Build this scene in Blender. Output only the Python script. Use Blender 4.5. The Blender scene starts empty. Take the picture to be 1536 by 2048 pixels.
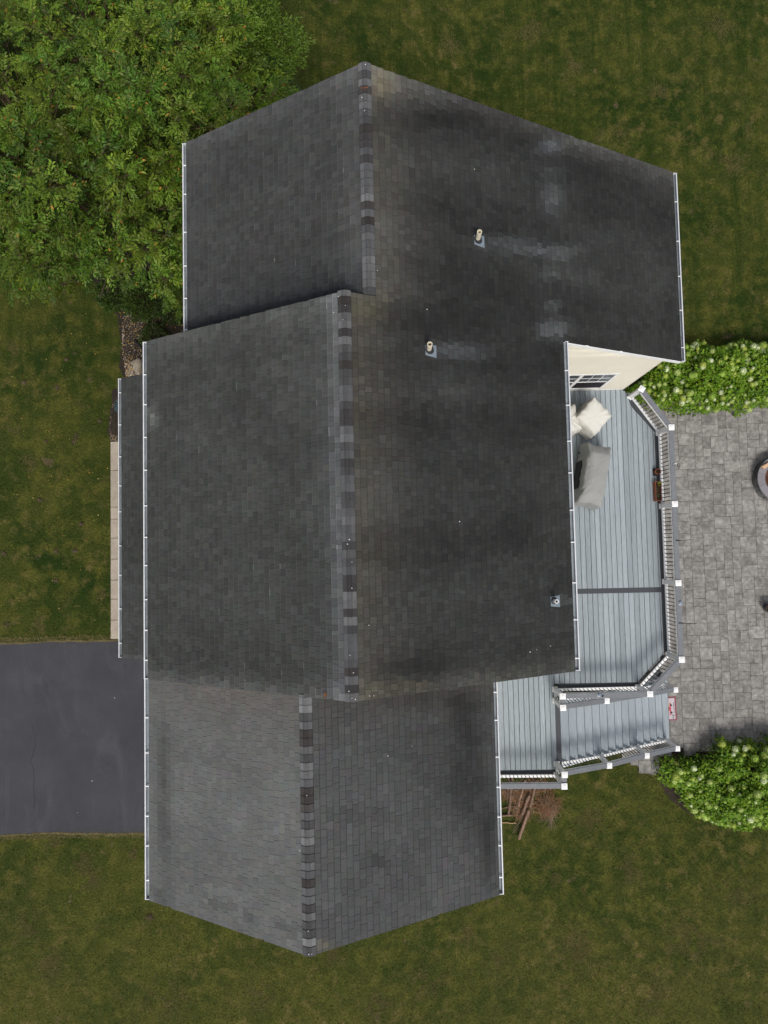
import bpy, bmesh, math, random
import numpy as np
from mathutils import Vector, Matrix
random.seed(7); RNG = np.random.default_rng(11)
S = bpy.context.scene
COL = S.collection

# ------------------------------------------------------------------ camera
# drone camera 23 m above the back yard, looking almost straight down
MC = np.array([[0.9995438555204894, -0.022977242367818135, -0.019599163870068766],
               [-0.021879973097052263, -0.9982754925066893, 0.05447300099865285],
               [-0.020817004311560652, -0.0540193242617631, -0.9983228760966039]])
CX, CY, CZ = MC[0], MC[1], MC[2]
FPX = 1425.69; HC = 23.0; ZD = 2.7; GZ = -0.5
cd = bpy.data.cameras.new('camera'); cam = bpy.data.objects.new('camera', cd); COL.objects.link(cam)
cd.sensor_fit = 'VERTICAL'; cd.sensor_height = 36.0; cd.lens = FPX / 2048 * 36
cd.clip_start = 0.1; cd.clip_end = 600
Rw = np.array([CX, CY, CZ])            # rows: world axes in camera coords (x right, y down, z forward)
right, up, back = Rw[:, 0], -Rw[:, 1], -Rw[:, 2]
m = Matrix([[right[i], up[i], back[i], 0] for i in range(3)] + [[0, 0, 0, 1]])
m.translation = Vector((0, 0, HC)); cam.matrix_world = m
S.camera = cam

# ------------------------------------------------------------------ light
w = bpy.data.worlds.new('World'); S.world = w; w.use_nodes = True
nt = w.node_tree; bg = nt.nodes['Background']
sky = nt.nodes.new('ShaderNodeTexSky'); sky.sky_type = 'NISHITA'; sky.sun_disc = False
SUN_EL, SUN_AZ = math.radians(56), math.radians(170)
sky.sun_elevation = SUN_EL; sky.sun_rotation = SUN_AZ; sky.air_density = 1.0; sky.dust_density = 4.0
hs = nt.nodes.new('ShaderNodeHueSaturation'); hs.inputs['Saturation'].default_value = 0.4
nt.links.new(sky.outputs[0], hs.inputs['Color']); nt.links.new(hs.outputs[0], bg.inputs[0])
bg.inputs[1].default_value = 0.112
sl = bpy.data.lights.new('sun', 'SUN'); sl.energy = 1.65; sl.angle = math.radians(16); sl.color = (1, 0.96, 0.9)
so = bpy.data.objects.new('sun', sl); COL.objects.link(so)
sd = Vector((math.sin(SUN_AZ) * math.cos(SUN_EL), math.cos(SUN_AZ) * math.cos(SUN_EL), math.sin(SUN_EL)))
so.rotation_euler = sd.to_track_quat('Z', 'Y').to_euler(); so.location = (0, 0, 30)
S.view_settings.view_transform = 'Standard'; S.view_settings.look = 'None'
S.view_settings.exposure = 0.28; S.view_settings.gamma = 1.0; S.view_settings.use_curve_mapping = False

# ------------------------------------------------------------------ geometry helpers
def px2w(u, v, z):
    d = np.array([u - 768.0, v - 1024.0, FPX]); ww = np.array([d @ CX, d @ CY, d @ CZ])
    p = ww * ((z - HC) / ww[2]); return np.array([p[0], p[1], z])
def w2px(x, y, z):
    c = [x * CX[i] + y * CY[i] + (z - HC) * CZ[i] for i in range(3)]
    return 768 + FPX * c[0] / c[2], 1024 + FPX * c[1] / c[2]
def terr(x):
    t = np.clip((np.asarray(x, float) + 4.0) / 8.6, 0, 1); return 2.0 + (GZ - 2.0) * (t * t * (3 - 2 * t))
def px2g(u, v, dz=0.0):
    z = 1.0
    for _ in range(12):
        p = px2w(u, v, z); z = float(terr(p[0])) + dz
    return px2w(u, v, z)
def vnoise(x, y, sc, seed=0):
    x = np.asarray(x, float) * sc + 1000.3; y = np.asarray(y, float) * sc + 1000.7
    xi = np.floor(x).astype(np.int64); yi = np.floor(y).astype(np.int64); fx = x - xi; fy = y - yi
    fx = fx * fx * (3 - 2 * fx); fy = fy * fy * (3 - 2 * fy)
    def h(a, b):
        n = (a * 374761393 + b * 668265263 + seed * 1442695041) & 0xffffffff
        n = ((n ^ (n >> 13)) * 1274126177) & 0xffffffff
        return ((n ^ (n >> 16)) & 0xffff) / 65535.0
    return (h(xi, yi) * (1 - fx) + h(xi + 1, yi) * fx) * (1 - fy) + (h(xi, yi + 1) * (1 - fx) + h(xi + 1, yi + 1) * fx) * fy
def fnoise(x, y, sc, seed=0, o=3):
    s = 0; a = 1; t = 0
    for i in range(o):
        s = s + a * vnoise(x, y, sc * 2 ** i, seed + i); t += a; a *= .5
    return s / t

class MB:
    def __init__(s): s.v = []; s.f = []; s.c = []; s.m = []; s.sm = False
    def face(s, pts, col=None, mi=0):
        n = len(s.v); s.v += [tuple(map(float, p)) for p in pts]; s.f.append(tuple(range(n, n + len(pts)))); s.c.append(col); s.m.append(mi)
    def poly(s, vs, fs, col=None, mi=0):
        n = len(s.v); s.v += [tuple(map(float, p)) for p in vs]
        for f in fs: s.f.append(tuple(n + i for i in f)); s.c.append(col); s.m.append(mi)
    def box(s, x0, x1, y0, y1, z0, z1, col=None, mi=0, bot=True):
        vs = [(x0, y0, z0), (x1, y0, z0), (x1, y1, z0), (x0, y1, z0), (x0, y0, z1), (x1, y0, z1), (x1, y1, z1), (x0, y1, z1)]
        fs = [(4, 5, 6, 7), (0, 1, 5, 4), (1, 2, 6, 5), (2, 3, 7, 6), (3, 0, 4, 7)]
        if bot: fs.append((3, 2, 1, 0))
        s.poly(vs, fs, col, mi)
    def chbox(s, x0, x1, y0, y1, z0, z1, ch=.008, col=None, mi=0):      # chamfered top
        vs = [(x0, y0, z0), (x1, y0, z0), (x1, y1, z0), (x0, y1, z0), (x0, y0, z1 - ch), (x1, y0, z1 - ch), (x1, y1, z1 - ch), (x0, y1, z1 - ch),
              (x0 + ch, y0 + ch, z1), (x1 - ch, y0 + ch, z1), (x1 - ch, y1 - ch, z1), (x0 + ch, y1 - ch, z1)]
        fs = [(8, 9, 10, 11), (3, 2, 1, 0)]
        for a in range(4):
            b = (a + 1) % 4; fs += [(a, b, b + 4, a + 4), (a + 4, b + 4, b + 8, a + 8)]
        s.poly(vs, fs, col, mi)
    def beam(s, p, q, wd, h, col=None, mi=0, up=(0, 0, 1)):             # rectangular bar p->q, centred
        p = np.array(p, float); q = np.array(q, float); d = q - p; d /= np.linalg.norm(d)
        r = np.cross(d, up); r /= np.linalg.norm(r); u2 = np.cross(r, d)
        vs = [e + r * a * wd / 2 + u2 * b * h / 2 for e in (p, q) for a, b in ((-1, -1), (1, -1), (1, 1), (-1, 1))]
        s.poly(vs, [(3, 2, 1, 0), (4, 5, 6, 7), (0, 1, 5, 4), (1, 2, 6, 5), (2, 3, 7, 6), (3, 0, 4, 7)], col, mi)
    def tube(s, pts, rad, n=8, col=None, mi=0, cap=True, jit=0):
        pts = [np.array(p, float) for p in pts]; rad = rad if hasattr(rad, '__len__') else [rad] * len(pts); b = len(s.v); k = len(pts)
        for i, p in enumerate(pts):
            d = pts[min(i + 1, k - 1)] - pts[max(i - 1, 0)]; d /= (np.linalg.norm(d) + 1e-9)
            a = np.array([0, 0, 1.]) if abs(d[2]) < .9 else np.array([1., 0, 0]); r = np.cross(d, a); r /= np.linalg.norm(r); t = np.cross(r, d)
            for j in range(n):
                th = 2 * math.pi * j / n; rr = rad[i] * (1 + random.uniform(-jit, jit)); s.v.append(tuple(p + r * math.cos(th) * rr + t * math.sin(th) * rr))
        for i in range(k - 1):
            for j in range(n):
                s.f.append((b + i * n + j, b + i * n + (j + 1) % n, b + (i + 1) * n + (j + 1) % n, b + (i + 1) * n + j)); s.c.append(col); s.m.append(mi)
        if cap:
            s.f.append(tuple(b + j for j in range(n - 1, -1, -1))); s.c.append(col); s.m.append(mi)
            s.f.append(tuple(b + (k - 1) * n + j for j in range(n))); s.c.append(col); s.m.append(mi)
    def lathe(s, prof, c=(0, 0, 0), n=32, col=None, mi=0, a0=0, a1=2 * math.pi):
        b = len(s.v); full = abs(a1 - a0 - 2 * math.pi) < 1e-6; nn = n if full else n + 1
        for r, z in prof:
            for j in range(nn):
                th = a0 + (a1 - a0) * j / n; s.v.append((c[0] + r * math.cos(th), c[1] + r * math.sin(th), c[2] + z))
        for i in range(len(prof) - 1):
            for j in range(n):
                j2 = (j + 1) % nn; s.f.append((b + i * nn + j, b + i * nn + j2, b + (i + 1) * nn + j2, b + (i + 1) * nn + j)); s.c.append(col); s.m.append(mi)
    def mesh(s, name, mats):
        me = bpy.data.meshes.new(name); me.from_pydata(s.v, [], s.f)
        for mt in (mats if isinstance(mats, (list, tuple)) else [mats]): me.materials.append(mt)
        if any(s.m): me.polygons.foreach_set('material_index', s.m)
        if any(c is not None for c in s.c):
            at = me.color_attributes.new('Col', 'FLOAT_COLOR', 'CORNER'); arr = []
            for f, c in zip(s.f, s.c):
                c = c if c is not None else (1, 1, 1); arr += [c[0], c[1], c[2], 1.0] * len(f)
            at.data.foreach_set('color', arr)
        if s.sm: me.polygons.foreach_set('use_smooth', [True] * len(s.f))
        me.update(); return me
    def build(s, name, mats, parent=None, **kw): return link(name, s.mesh(name, mats), parent, **kw)

def link(name, data, parent=None, loc=None, rz=None, kind=None, label=None, cat=None, group=None):
    o = bpy.data.objects.new(name, data); COL.objects.link(o)
    if parent is not None: o.parent = parent
    if loc is not None: o.location = loc
    if rz is not None: o.rotation_euler = (0, 0, rz)
    if kind: o['kind'] = kind
    if label: o['label'] = label
    if cat: o['category'] = cat
    if group: o['group'] = group
    return o
def thing(name, label, cat, loc=(0, 0, 0), rz=0, group=None): return link(name, None, None, loc, rz, None, label, cat, group)
def copy_tree(o, parent=None, label=None):
    c = o.copy(); COL.objects.link(c); c.parent = parent
    if label: c['label'] = label
    for ch in list(o.children): copy_tree(ch, c)
    return c
def npmesh(name, V, F, mat, C=None, k=4):
    me = bpy.data.meshes.new(name); V = np.asarray(V, np.float32).reshape(-1, 3); F = np.asarray(F, np.int32).reshape(-1, k)
    me.vertices.add(len(V)); me.vertices.foreach_set('co', V.ravel()); me.loops.add(F.size); me.loops.foreach_set('vertex_index', F.ravel())
    me.polygons.add(len(F)); me.polygons.foreach_set('loop_start', np.arange(0, F.size, k, dtype=np.int32))
    if C is not None:
        at = me.color_attributes.new('Col', 'FLOAT_COLOR', 'POINT'); C4 = np.ones((len(V), 4), np.float32); C4[:, :3] = C; at.data.foreach_set('color', C4.ravel())
    me.materials.append(mat); me.update(calc_edges=True); me.validate(); return me

# ------------------------------------------------------------------ materials
def mat(name, col=(.5, .5, .5), rough=.8, metal=0, attr=False, fine=(0, 40), mott=(0, 3), bump=(0, 60), rnd=0, stretch=None, spec=.3, transl=0, coord='Object', bdist=.02):
    m = bpy.data.materials.new(name); m.use_nodes = True; nt = m.node_tree; N = nt.nodes; L = nt.links
    p = N['Principled BSDF']; p.inputs['Roughness'].default_value = rough; p.inputs['Metallic'].default_value = metal
    p.inputs['Specular IOR Level'].default_value = spec
    if coord == 'World': tc = N.new('ShaderNodeNewGeometry').outputs['Position']
    else: tc = N.new('ShaderNodeTexCoord').outputs['Object']
    if stretch or rnd:
        mp = N.new('ShaderNodeMapping'); mp.inputs['Scale'].default_value = stretch or (1, 1, 1); L.new(tc, mp.inputs[0])
        if rnd:
            oi = N.new('ShaderNodeObjectInfo'); ml = N.new('ShaderNodeMath'); ml.operation = 'MULTIPLY'; ml.inputs[1].default_value = 97; L.new(oi.outputs['Random'], ml.inputs[0])
            L.new(ml.outputs[0], mp.inputs['Location'])
        tc = mp.outputs[0]
    if attr:
        a = N.new('ShaderNodeAttribute'); a.attribute_name = 'Col'; c = a.outputs['Color']
    else:
        r = N.new('ShaderNodeRGB'); r.outputs[0].default_value = (*col, 1); c = r.outputs[0]
    def mul(c, fac_sock):
        v = N.new('ShaderNodeVectorMath'); v.operation = 'SCALE'; L.new(c, v.inputs[0]); L.new(fac_sock, v.inputs['Scale']); return v.outputs[0]
    for amt, sc, det in ((fine[0], fine[1], 2), (mott[0], mott[1], 5)):
        if amt:
            n = N.new('ShaderNodeTexNoise'); n.inputs['Scale'].default_value = sc; n.inputs['Detail'].default_value = det; n.inputs['Roughness'].default_value = .65; L.new(tc, n.inputs['Vector'])
            mr = N.new('ShaderNodeMapRange'); mr.inputs[1].default_value = .28; mr.inputs[2].default_value = .72; mr.inputs[3].default_value = 1 - amt; mr.inputs[4].default_value = 1 + amt
            L.new(n.outputs[0], mr.inputs[0]); c = mul(c, mr.outputs[0])
    if rnd:
        mr = N.new('ShaderNodeMapRange'); mr.inputs[3].default_value = 1 - rnd; mr.inputs[4].default_value = 1 + rnd; L.new(oi.outputs['Random'], mr.inputs[0]); c = mul(c, mr.outputs[0])
    L.new(c, p.inputs['Base Color'])
    if bump[0]:
        n = N.new('ShaderNodeTexNoise'); n.inputs['Scale'].default_value = bump[1]; n.inputs['Detail'].default_value = 4; L.new(tc, n.inputs['Vector'])
        b = N.new('ShaderNodeBump'); b.inputs['Strength'].default_value = bump[0]; b.inputs['Distance'].default_value = bdist; L.new(n.outputs[0], b.inputs['Height']); L.new(b.outputs[0], p.inputs['Normal'])
    if transl:
        t = N.new('ShaderNodeBsdfTranslucent'); L.new(c, t.inputs['Color']); mx = N.new('ShaderNodeMixShader'); mx.inputs[0].default_value = transl
        L.new(p.outputs[0], mx.inputs[1]); L.new(t.outputs[0], mx.inputs[2]); L.new(mx.outputs[0], N['Material Output'].inputs[0])
    return m

M_shingle = mat('shingle_granules', attr=True, rough=.92, fine=(.22, 55), mott=(.1, 1.2), bump=(.5, 90), coord='World', spec=.2)
M_under = mat('roof_underlay', (.03, .03, .03), .95)
M_white = mat('white_trim', (.78, .79, .8), .5, fine=(.04, 12))
M_vinyl = mat('white_vinyl', (.8, .8, .8), .4, mott=(.05, 2))
M_gut = mat('gutter_enamel', (.60, .61, .63), .45, mott=(.12, 1.5), fine=(.06, 20), coord='World')
M_trough = mat('gutter_inside', (.23, .26, .285), .6, mott=(.25, 2.5), fine=(.15, 30), coord='World')
M_cream = mat('cream_siding', (.63, .60, .51), .6, mott=(.06, .8), fine=(.03, 25), coord='World')
M_found = mat('foundation', (.3, .29, .28), .9, mott=(.15, 2), coord='World')
M_glass = mat('window_glass', (.055, .065, .07), .08, spec=.6, mott=(.5, 2.5), coord='World')
M_screen = mat('window_screen', (.02, .016, .02), .7)
M_board = mat('deck_board', (.285, .325, .352), .65, fine=(.2, 9), mott=(.16, 1.3), rnd=.13, stretch=(14, .5, 1), bump=(.15, 10))
M_tread = mat('stair_board', (.285, .325, .355), .65, fine=(.16, 9), mott=(.1, 2), rnd=.08, stretch=(14, .5, 1), bump=(.15, 10))
M_dark = mat('dark_border_and_nosing_shade', (.055, .06, .07), .7, fine=(.12, 14), stretch=(3, 3, 1), coord='World')
M_cap = mat('drink_rail', (.16, .17, .185), .65, fine=(.12, 20), mott=(.1, 3), coord='World')
M_black = mat('black_metal', (.012, .012, .014), .45)
M_post = mat('treated_lumber', (.22, .17, .11), .85, mott=(.15, 3))
M_asphalt = None
M_walk = mat('walk_concrete', (.36, .31, .25), .9, mott=(.16, 3.5), fine=(.14, 30), bump=(.3, 60), coord='World', rnd=.06)
M_joint = mat('paver_joint_sand', (.13, .12, .105), .95, mott=(.3, 6), coord='World')
M_mulch = mat('mulch', (.028, .021, .015), .95, fine=(.5, 25), mott=(.3, 3), bump=(.8, 30), coord='World')
M_attr = mat('mixed_pebbles', attr=True, rough=.85, fine=(.2, 30))
M_leaf = mat('leaves', attr=True, rough=.5, transl=.3, spec=.3)
M_bark = mat('bark', (.06, .045, .032), .9, fine=(.3, 20), bump=(.6, 20), stretch=(1, 1, .3))
M_rot = mat('old_log_bark', (.19, .12, .085), .9, fine=(.35, 16), mott=(.3, 4), bump=(.8, 18), rnd=.25)
M_logend = mat('log_end', (.4, .27, .15), .85, fine=(.2, 20))
M_grass = None

def lawn_nodes(name, bright=1.0, attr=False):
    m = bpy.data.materials.new(name); m.use_nodes = True; N = m.node_tree.nodes; L = m.node_tree.links
    p = N['Principled BSDF']; p.inputs['Roughness'].default_value = .95; p.inputs['Specular IOR Level'].default_value = .1
    g = N.new('ShaderNodeNewGeometry').outputs['Position']
    def noise(sc, det, stretch=None, loc=(0, 0, 0), rough=.55):
        v = g
        mp = N.new('ShaderNodeMapping'); mp.inputs['Scale'].default_value = stretch or (1, 1, 1); mp.inputs['Location'].default_value = loc; L.new(g, mp.inputs[0]); v = mp.outputs[0]
        n = N.new('ShaderNodeTexNoise'); n.inputs['Scale'].default_value = sc; n.inputs['Detail'].default_value = det; n.inputs['Roughness'].default_value = rough; L.new(v, n.inputs[0]); return n.outputs[0]
    def rng(s, a, b, c, d):
        r = N.new('ShaderNodeMapRange'); r.inputs[1].default_value = a; r.inputs[2].default_value = b; r.inputs[3].default_value = c; r.inputs[4].default_value = d; L.new(s, r.inputs[0]); return r.outputs[0]
    def mix(f, a, b):
        x = N.new('ShaderNodeMix'); x.data_type = 'RGBA'; L.new(f, x.inputs['Factor'])
        for i, c in ((6, a), (7, b)):
            if isinstance(c, tuple): x.inputs[i].default_value = (*[q * bright for q in c], 1)
            else: L.new(c, x.inputs[i])
        return x.outputs[2]
    def m2(op, a, b):
        x = N.new('ShaderNodeMath'); x.operation = op
        for i, c in ((0, a), (1, b)):
            if isinstance(c, (int, float)): x.inputs[i].default_value = c
            else: L.new(c, x.inputs[i])
        return x.outputs[0]
    sy0 = N.new('ShaderNodeSeparateXYZ'); L.new(g, sy0.inputs[0])
    c = mix(rng(noise(.45, 4), .35, .65, 0, 1), (.016, .031, .005), (.044, .053, .010))
    c = mix(rng(noise(2.2, 4, loc=(7, 3, 0)), .45, .66, 0, .9), c, (.070, .072, .014))
    tan = m2('MULTIPLY', rng(noise(.33, 3, loc=(31, 9, 0)), .40, .66, 0.15, 1), rng(noise(3.2, 5, loc=(3, 19, 0)), .52, .74, 0, 1))
    sy = N.new('ShaderNodeSeparateXYZ'); L.new(g, sy.inputs[0])
    dry = m2('MULTIPLY', rng(sy.outputs[1], -6.5, -14, 0, .6), rng(noise(.8, 3, loc=(5, 5, 0)), .3, .65, .25, 1))
    c = mix(dry, c, (.066, .064, .016))
    c = mix(tan, c, (.12, .095, .034))
    c = mix(m2('MULTIPLY', rng(noise(1.1, 3, (4.2, .16, 1), (2, 2, 0)), .47, .68, 0, .6), rng(sy0.outputs[1], 2, 8, .12, 1)), c, (.016, .032, .004))
    # small bare earth spots in the front lawn
    spot = m2('MULTIPLY', rng(noise(1.7, 1.5, loc=(12, 44, 0)), .71, .77, 0, .75), rng(noise(9, 2), .4, .6, .3, 1))
    c = mix(spot, c, (.13, .085, .06))
    f = rng(noise(17, 5, loc=(1, 1, 0), rough=.8), .3, .7, .45, 1.55)
    v = N.new('ShaderNodeVectorMath'); v.operation = 'SCALE'; L.new(c, v.inputs[0]); L.new(f, v.inputs['Scale']); c = v.outputs[0]
    if attr:
        a = N.new('ShaderNodeAttribute'); a.attribute_name = 'Col'; v = N.new('ShaderNodeVectorMath'); v.operation = 'MULTIPLY'; L.new(c, v.inputs[0]); L.new(a.outputs['Color'], v.inputs[1]); c = v.outputs[0]
    L.new(c, p.inputs['Base Color'])
    b = N.new('ShaderNodeBump'); b.inputs['Strength'].default_value = .6; b.inputs['Distance'].default_value = .04; L.new(noise(20, 5), b.inputs['Height']); L.new(b.outputs[0], p.inputs['Normal'])
    return m
M_lawn = lawn_nodes('lawn_turf'); M_blade = lawn_nodes('grass_blades', 1.25, True)

def asphalt():
    m = mat('asphalt', (.043, .043, .05), .85, fine=(.22, 45), mott=(.2, .8), bump=(.3, 120), coord='World', spec=.35)
    N = m.node_tree.nodes; L = m.node_tree.links; p = N['Principled BSDF']; src = p.inputs['Base Color'].links[0].from_socket
    g = N.new('ShaderNodeNewGeometry').outputs['Position']; mp = N.new('ShaderNodeMapping'); mp.inputs['Rotation'].default_value = (0, 0, .9); mp.inputs['Scale'].default_value = (1, .35, 1); L.new(g, mp.inputs[0])
    n = N.new('ShaderNodeTexNoise'); n.inputs['Scale'].default_value = .9; n.inputs['Detail'].default_value = 6; n.inputs['Roughness'].default_value = .7; n.inputs['Distortion'].default_value = 1.2; L.new(mp.outputs[0], n.inputs[0])
    r = N.new('ShaderNodeMapRange'); r.inputs[1].default_value = .52; r.inputs[2].default_value = .75; r.inputs[3].default_value = 0; r.inputs[4].default_value = .5; L.new(n.outputs[0], r.inputs[0])
    x = N.new('ShaderNodeMix'); x.data_type = 'RGBA'; L.new(r.outputs[0], x.inputs['Factor']); L.new(src, x.inputs[6]); x.inputs[7].default_value = (.08, .08, .088, 1); L.new(x.outputs[2], p.inputs['Base Color'])
    return m
M_asphalt = asphalt()
def paver_mat():
    m = mat('paver_stone', (.218, .209, .195), .85, fine=(.24, 8), mott=(.38, 2.0), bump=(.4, 14), rnd=.09, stretch=(1, 1, 1), spec=.25)
    return m
M_paver = paver_mat()

# ------------------------------------------------------------------ ground, drive, walk, patio
xs = np.unique(np.concatenate([np.linspace(-80, -14, 12), np.linspace(-14, 14, 113), np.linspace(14, 80, 12)]))
ys = np.unique(np.concatenate([np.linspace(-80, -18, 10), np.linspace(-18, 20, 77), np.linspace(20, 80, 10)]))
XX, YY = np.meshgrid(xs, ys); ZZ = terr(XX); V = np.stack([XX, YY, ZZ], -1).reshape(-1, 3); nx = len(xs)
F = [(j * nx + i, j * nx + i + 1, (j + 1) * nx + i + 1, (j + 1) * nx + i) for j in range(len(ys) - 1) for i in range(nx - 1)]
g = link('ground', npmesh('ground', V, F, M_lawn), kind='structure'); g.data.polygons.foreach_set('use_smooth', [True] * len(F))

# driveway: irregular edges against the lawn
top = [(x, -2.455 + .015 * math.sin(x * 2.3) + random.uniform(-.015, .015) - (.035 * (-8 - x) if x < -8 else 0) * .3) for x in np.linspace(-22, -5.02, 70)]
bot = [(x, -7.99 + .012 * math.sin(x * 1.7) + random.uniform(-.02, .02) - (.05 * max(0, -11.0 - x)) ** 1.2) for x in np.linspace(-22, -5.02, 70)]
mb = MB()
for i in range(69):
    mb.poly([(*bot[i], 2.02), (*bot[i + 1], 2.02), (*top[i + 1], 2.02), (*top[i], 2.02)], [(0, 1, 2, 3)])
    mb.poly([(*top[i], 2.02), (*top[i + 1], 2.02), (*top[i + 1], 1.95), (*top[i], 1.95)], [(0, 1, 2, 3)])
    mb.poly([(*bot[i], 2.02), (*bot[i + 1], 2.02), (*bot[i + 1], 1.95), (*bot[i], 1.95)], [(3, 2, 1, 0)])
drive = mb.build('driveway', M_asphalt, kind='structure')
mb = MB()
pts = [(65, 1450), (70, 1470), (71, 1490), (64, 1510), (62, 1520), (67, 1540), (69, 1565), (68, 1585), (70, 1600), (68, 1625)]
cp = [px2w(u + random.uniform(-1, 1), v, 2.0225) for u, v in pts]
pp = []
for a, b in zip(cp[:-1], cp[1:]):
    for t in (0, .33, .66): pp.append(a + (b - a) * t + np.array([random.uniform(-.012, .012), 0, 0]))
for a, b in zip(pp[:-1], pp[1:]):
    wd = random.uniform(.003, .007); mb.face([a + (-wd, 0, 0), b + (-wd, 0, 0), b + (wd, 0, 0), a + (wd, 0, 0)])
mb.build('crack', mat('crack_dark', (.015, .015, .017), 1), drive)
# dry dirt fringe along both edges
mb = MB()
for edge, sg in ((top, 1), (bot, -1)):
    for i in range(69):
        a, b = edge[i], edge[i + 1]; w0 = .02 + .05 * random.random(); w1 = .02 + .05 * random.random()
        mb.face([(a[0], a[1] - sg * .012, 2.026), (b[0], b[1] - sg * .012, 2.026), (b[0], b[1] + sg * w1, 2.026), (a[0], a[1] + sg * w0, 2.026)][::sg])
M_dry = mat('dry_edge_grass', (.11, .088, .04), .95, fine=(.4, 25), mott=(.35, 5), bump=(.6, 40), coord='World')
mb.build('dry_verge', M_dry, kind='structure')

# front walk slabs
walk = link('walkway', None, kind='structure')
yb = [px2w(230, v, 2.04)[1] for v in (883, 941, 1014, 1038, 1076, 1118, 1160, 1198, 1240, 1278)]
for a, b in zip(yb[:-1], yb[1:]):
    mb = MB(); mb.chbox(-.95, .95, -(a - b) / 2 + .006, (a - b) / 2 - .006, -.08, .0, .006); mb.build('slab', M_walk, walk, loc=(-7.575, (a + b) / 2, 2.05))

# ------------------------------------------------------------------ mulch bed, gravel
def poly_obj(name, pts, mt, z=.012, **kw):
    P = [px2g(u, v) for u, v in pts]; mb = MB(); c = np.mean(P, 0); Q = []
    n = len(P)
    for i in range(n):
        a, b = P[i], P[(i + 1) % n]
        for t in (0, .25, .5, .75): q = a + (b - a) * t; Q.append(q + np.array([random.uniform(-.03, .03), random.uniform(-.03, .03), 0]))
    rings = []
    for s in (1, .66, .33):
        for q in Q:
            p = c + (q - c) * s; mb.v.append((p[0], p[1], float(terr(p[0])) + z + (.02 if s < 1 else 0)))
    k = len(Q)
    for r in range(2):
        for i in range(k): mb.f.append((r * k + i, r * k + (i + 1) % k, (r + 1) * k + (i + 1) % k, (r + 1) * k + i)); mb.c.append(None); mb.m.append(0)
    mb.f.append(tuple(2 * k + i for i in range(k))); mb.c.append(None); mb.m.append(0)
    return mb.build(name, mt, kind='structure', **kw)
poly_obj('mulch_bed', [(150, 430), (340, 430), (380, 560), (380, 770), (252, 762), (238, 735), (244, 690), (236, 640), (225, 605), (180, 560)], M_mulch)
poly_obj('mulch_strip', [(226, 778), (262, 770), (262, 884), (222, 884), (216, 860), (221, 830)], M_mulch, z=.014)
poly_obj('mulch_ring', [(1300, 725), (1560, 705), (1560, 815), (1340, 830), (1290, 800), (1268, 770)], M_mulch, z=.010)
poly_obj('mulch_patch', [(1316, 1500), (1345, 1497), (1560, 1490), (1560, 1655), (1400, 1640), (1340, 1600), (1322, 1570), (1318, 1540)], M_mulch, z=.012)

def scatter(name, pts_fn, n, size, cols, mt, flat=.6, kind='stuff', **kw):
    Vs, Fs, Cs = [], [], []; b = 0
    base = np.array([(1, 0, 0), (-1, 0, 0), (0, 1, 0), (0, -1, 0), (0, 0, 1), (0, 0, -1)], float)
    fc = np.array([(0, 2, 4), (2, 1, 4), (1, 3, 4), (3, 0, 4), (2, 0, 5), (1, 2, 5), (3, 1, 5), (0, 3, 5)])
    for i in range(n):
        p = pts_fn(i)
        if p is None: continue
        s = RNG.uniform(*size); v = base * s * RNG.uniform(.7, 1.2, (6, 3)); v[:, 2] *= flat; a = RNG.uniform(0, 6.3); R = np.array([[math.cos(a), -math.sin(a), 0], [math.sin(a), math.cos(a), 0], [0, 0, 1]])
        Vs.append(v @ R.T + p); Fs.append(fc + b); b += 6; c = np.array(cols[RNG.integers(len(cols))]) * RNG.uniform(.7, 1.25); Cs.append(np.repeat(c[None], 6, 0))
    return link(name, npmesh(name, np.concatenate(Vs), np.concatenate(Fs), mt, np.concatenate(Cs), 3), kind=kind, **kw)
def in_quad(us, vs, jit=0):
    def f(i):
        t = RNG.random(); v = vs[0] + (vs[-1] - vs[0]) * t; lo = np.interp(v, vs, us[0]); hi = np.interp(v, vs, us[1])
        return px2g(RNG.uniform(lo, hi), v, .02)
    return f
scatter('gravel', in_quad([[252, 244, 245, 252], [275, 290, 296, 284]], [600, 650, 700, 752]), 2600, (.012, .035), [(.3, .25, .2), (.22, .17, .14), (.38, .34, .3), (.14, .1, .08), (.42, .3, .12)], M_attr, label='tan and brown gravel strip beside the porch roof', cat='gravel')
scatter('gravel', in_quad([[226, 219, 221], [262, 262, 262]], [805, 850, 883]), 1100, (.012, .03), [(.2, .15, .11), (.28, .22, .17), (.12, .09, .07), (.33, .24, .1)], M_attr, label='small brown gravel patch at the top end of the walkway', cat='gravel')

# ------------------------------------------------------------------ patio
patio = link('patio', None, kind='structure')
PTOP, PX0, PX1 = 5.1, 6.35, 13.6
pv = [(1345, 1502), (1322, 1520), (1318, 1545), (1306, 1551), (1285, 1543), (1263, 1522), (1236, 1500), (1180, 1480)]
pvw = [px2w(u, v, GZ)[:2] for u, v in pv]
plist = [(PX0, PTOP), (PX1, PTOP), (PX1, -6.35)] + [tuple(p) for p in pvw] + [(PX0, -5.9)]
def inside(x, y, P):
    r = False; j = len(P) - 1
    for i in range(len(P)):
        if (P[i][1] > y) != (P[j][1] > y) and x < (P[j][0] - P[i][0]) * (y - P[i][1]) / (P[j][1] - P[i][1]) + P[i][0]: r = not r
        j = i
    return r
mb = MB(); mb.face([(x, y, GZ + .012) for x, y in plist][::-1]); mb.build('joint_sand', M_joint, patio)
U = .132; nxp = int((PX1 - PX0) / U) + 1; nyp = int((PTOP + 7.6) / U) + 1; occ = np.zeros((nyp, nxp), bool); pm = {}
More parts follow.
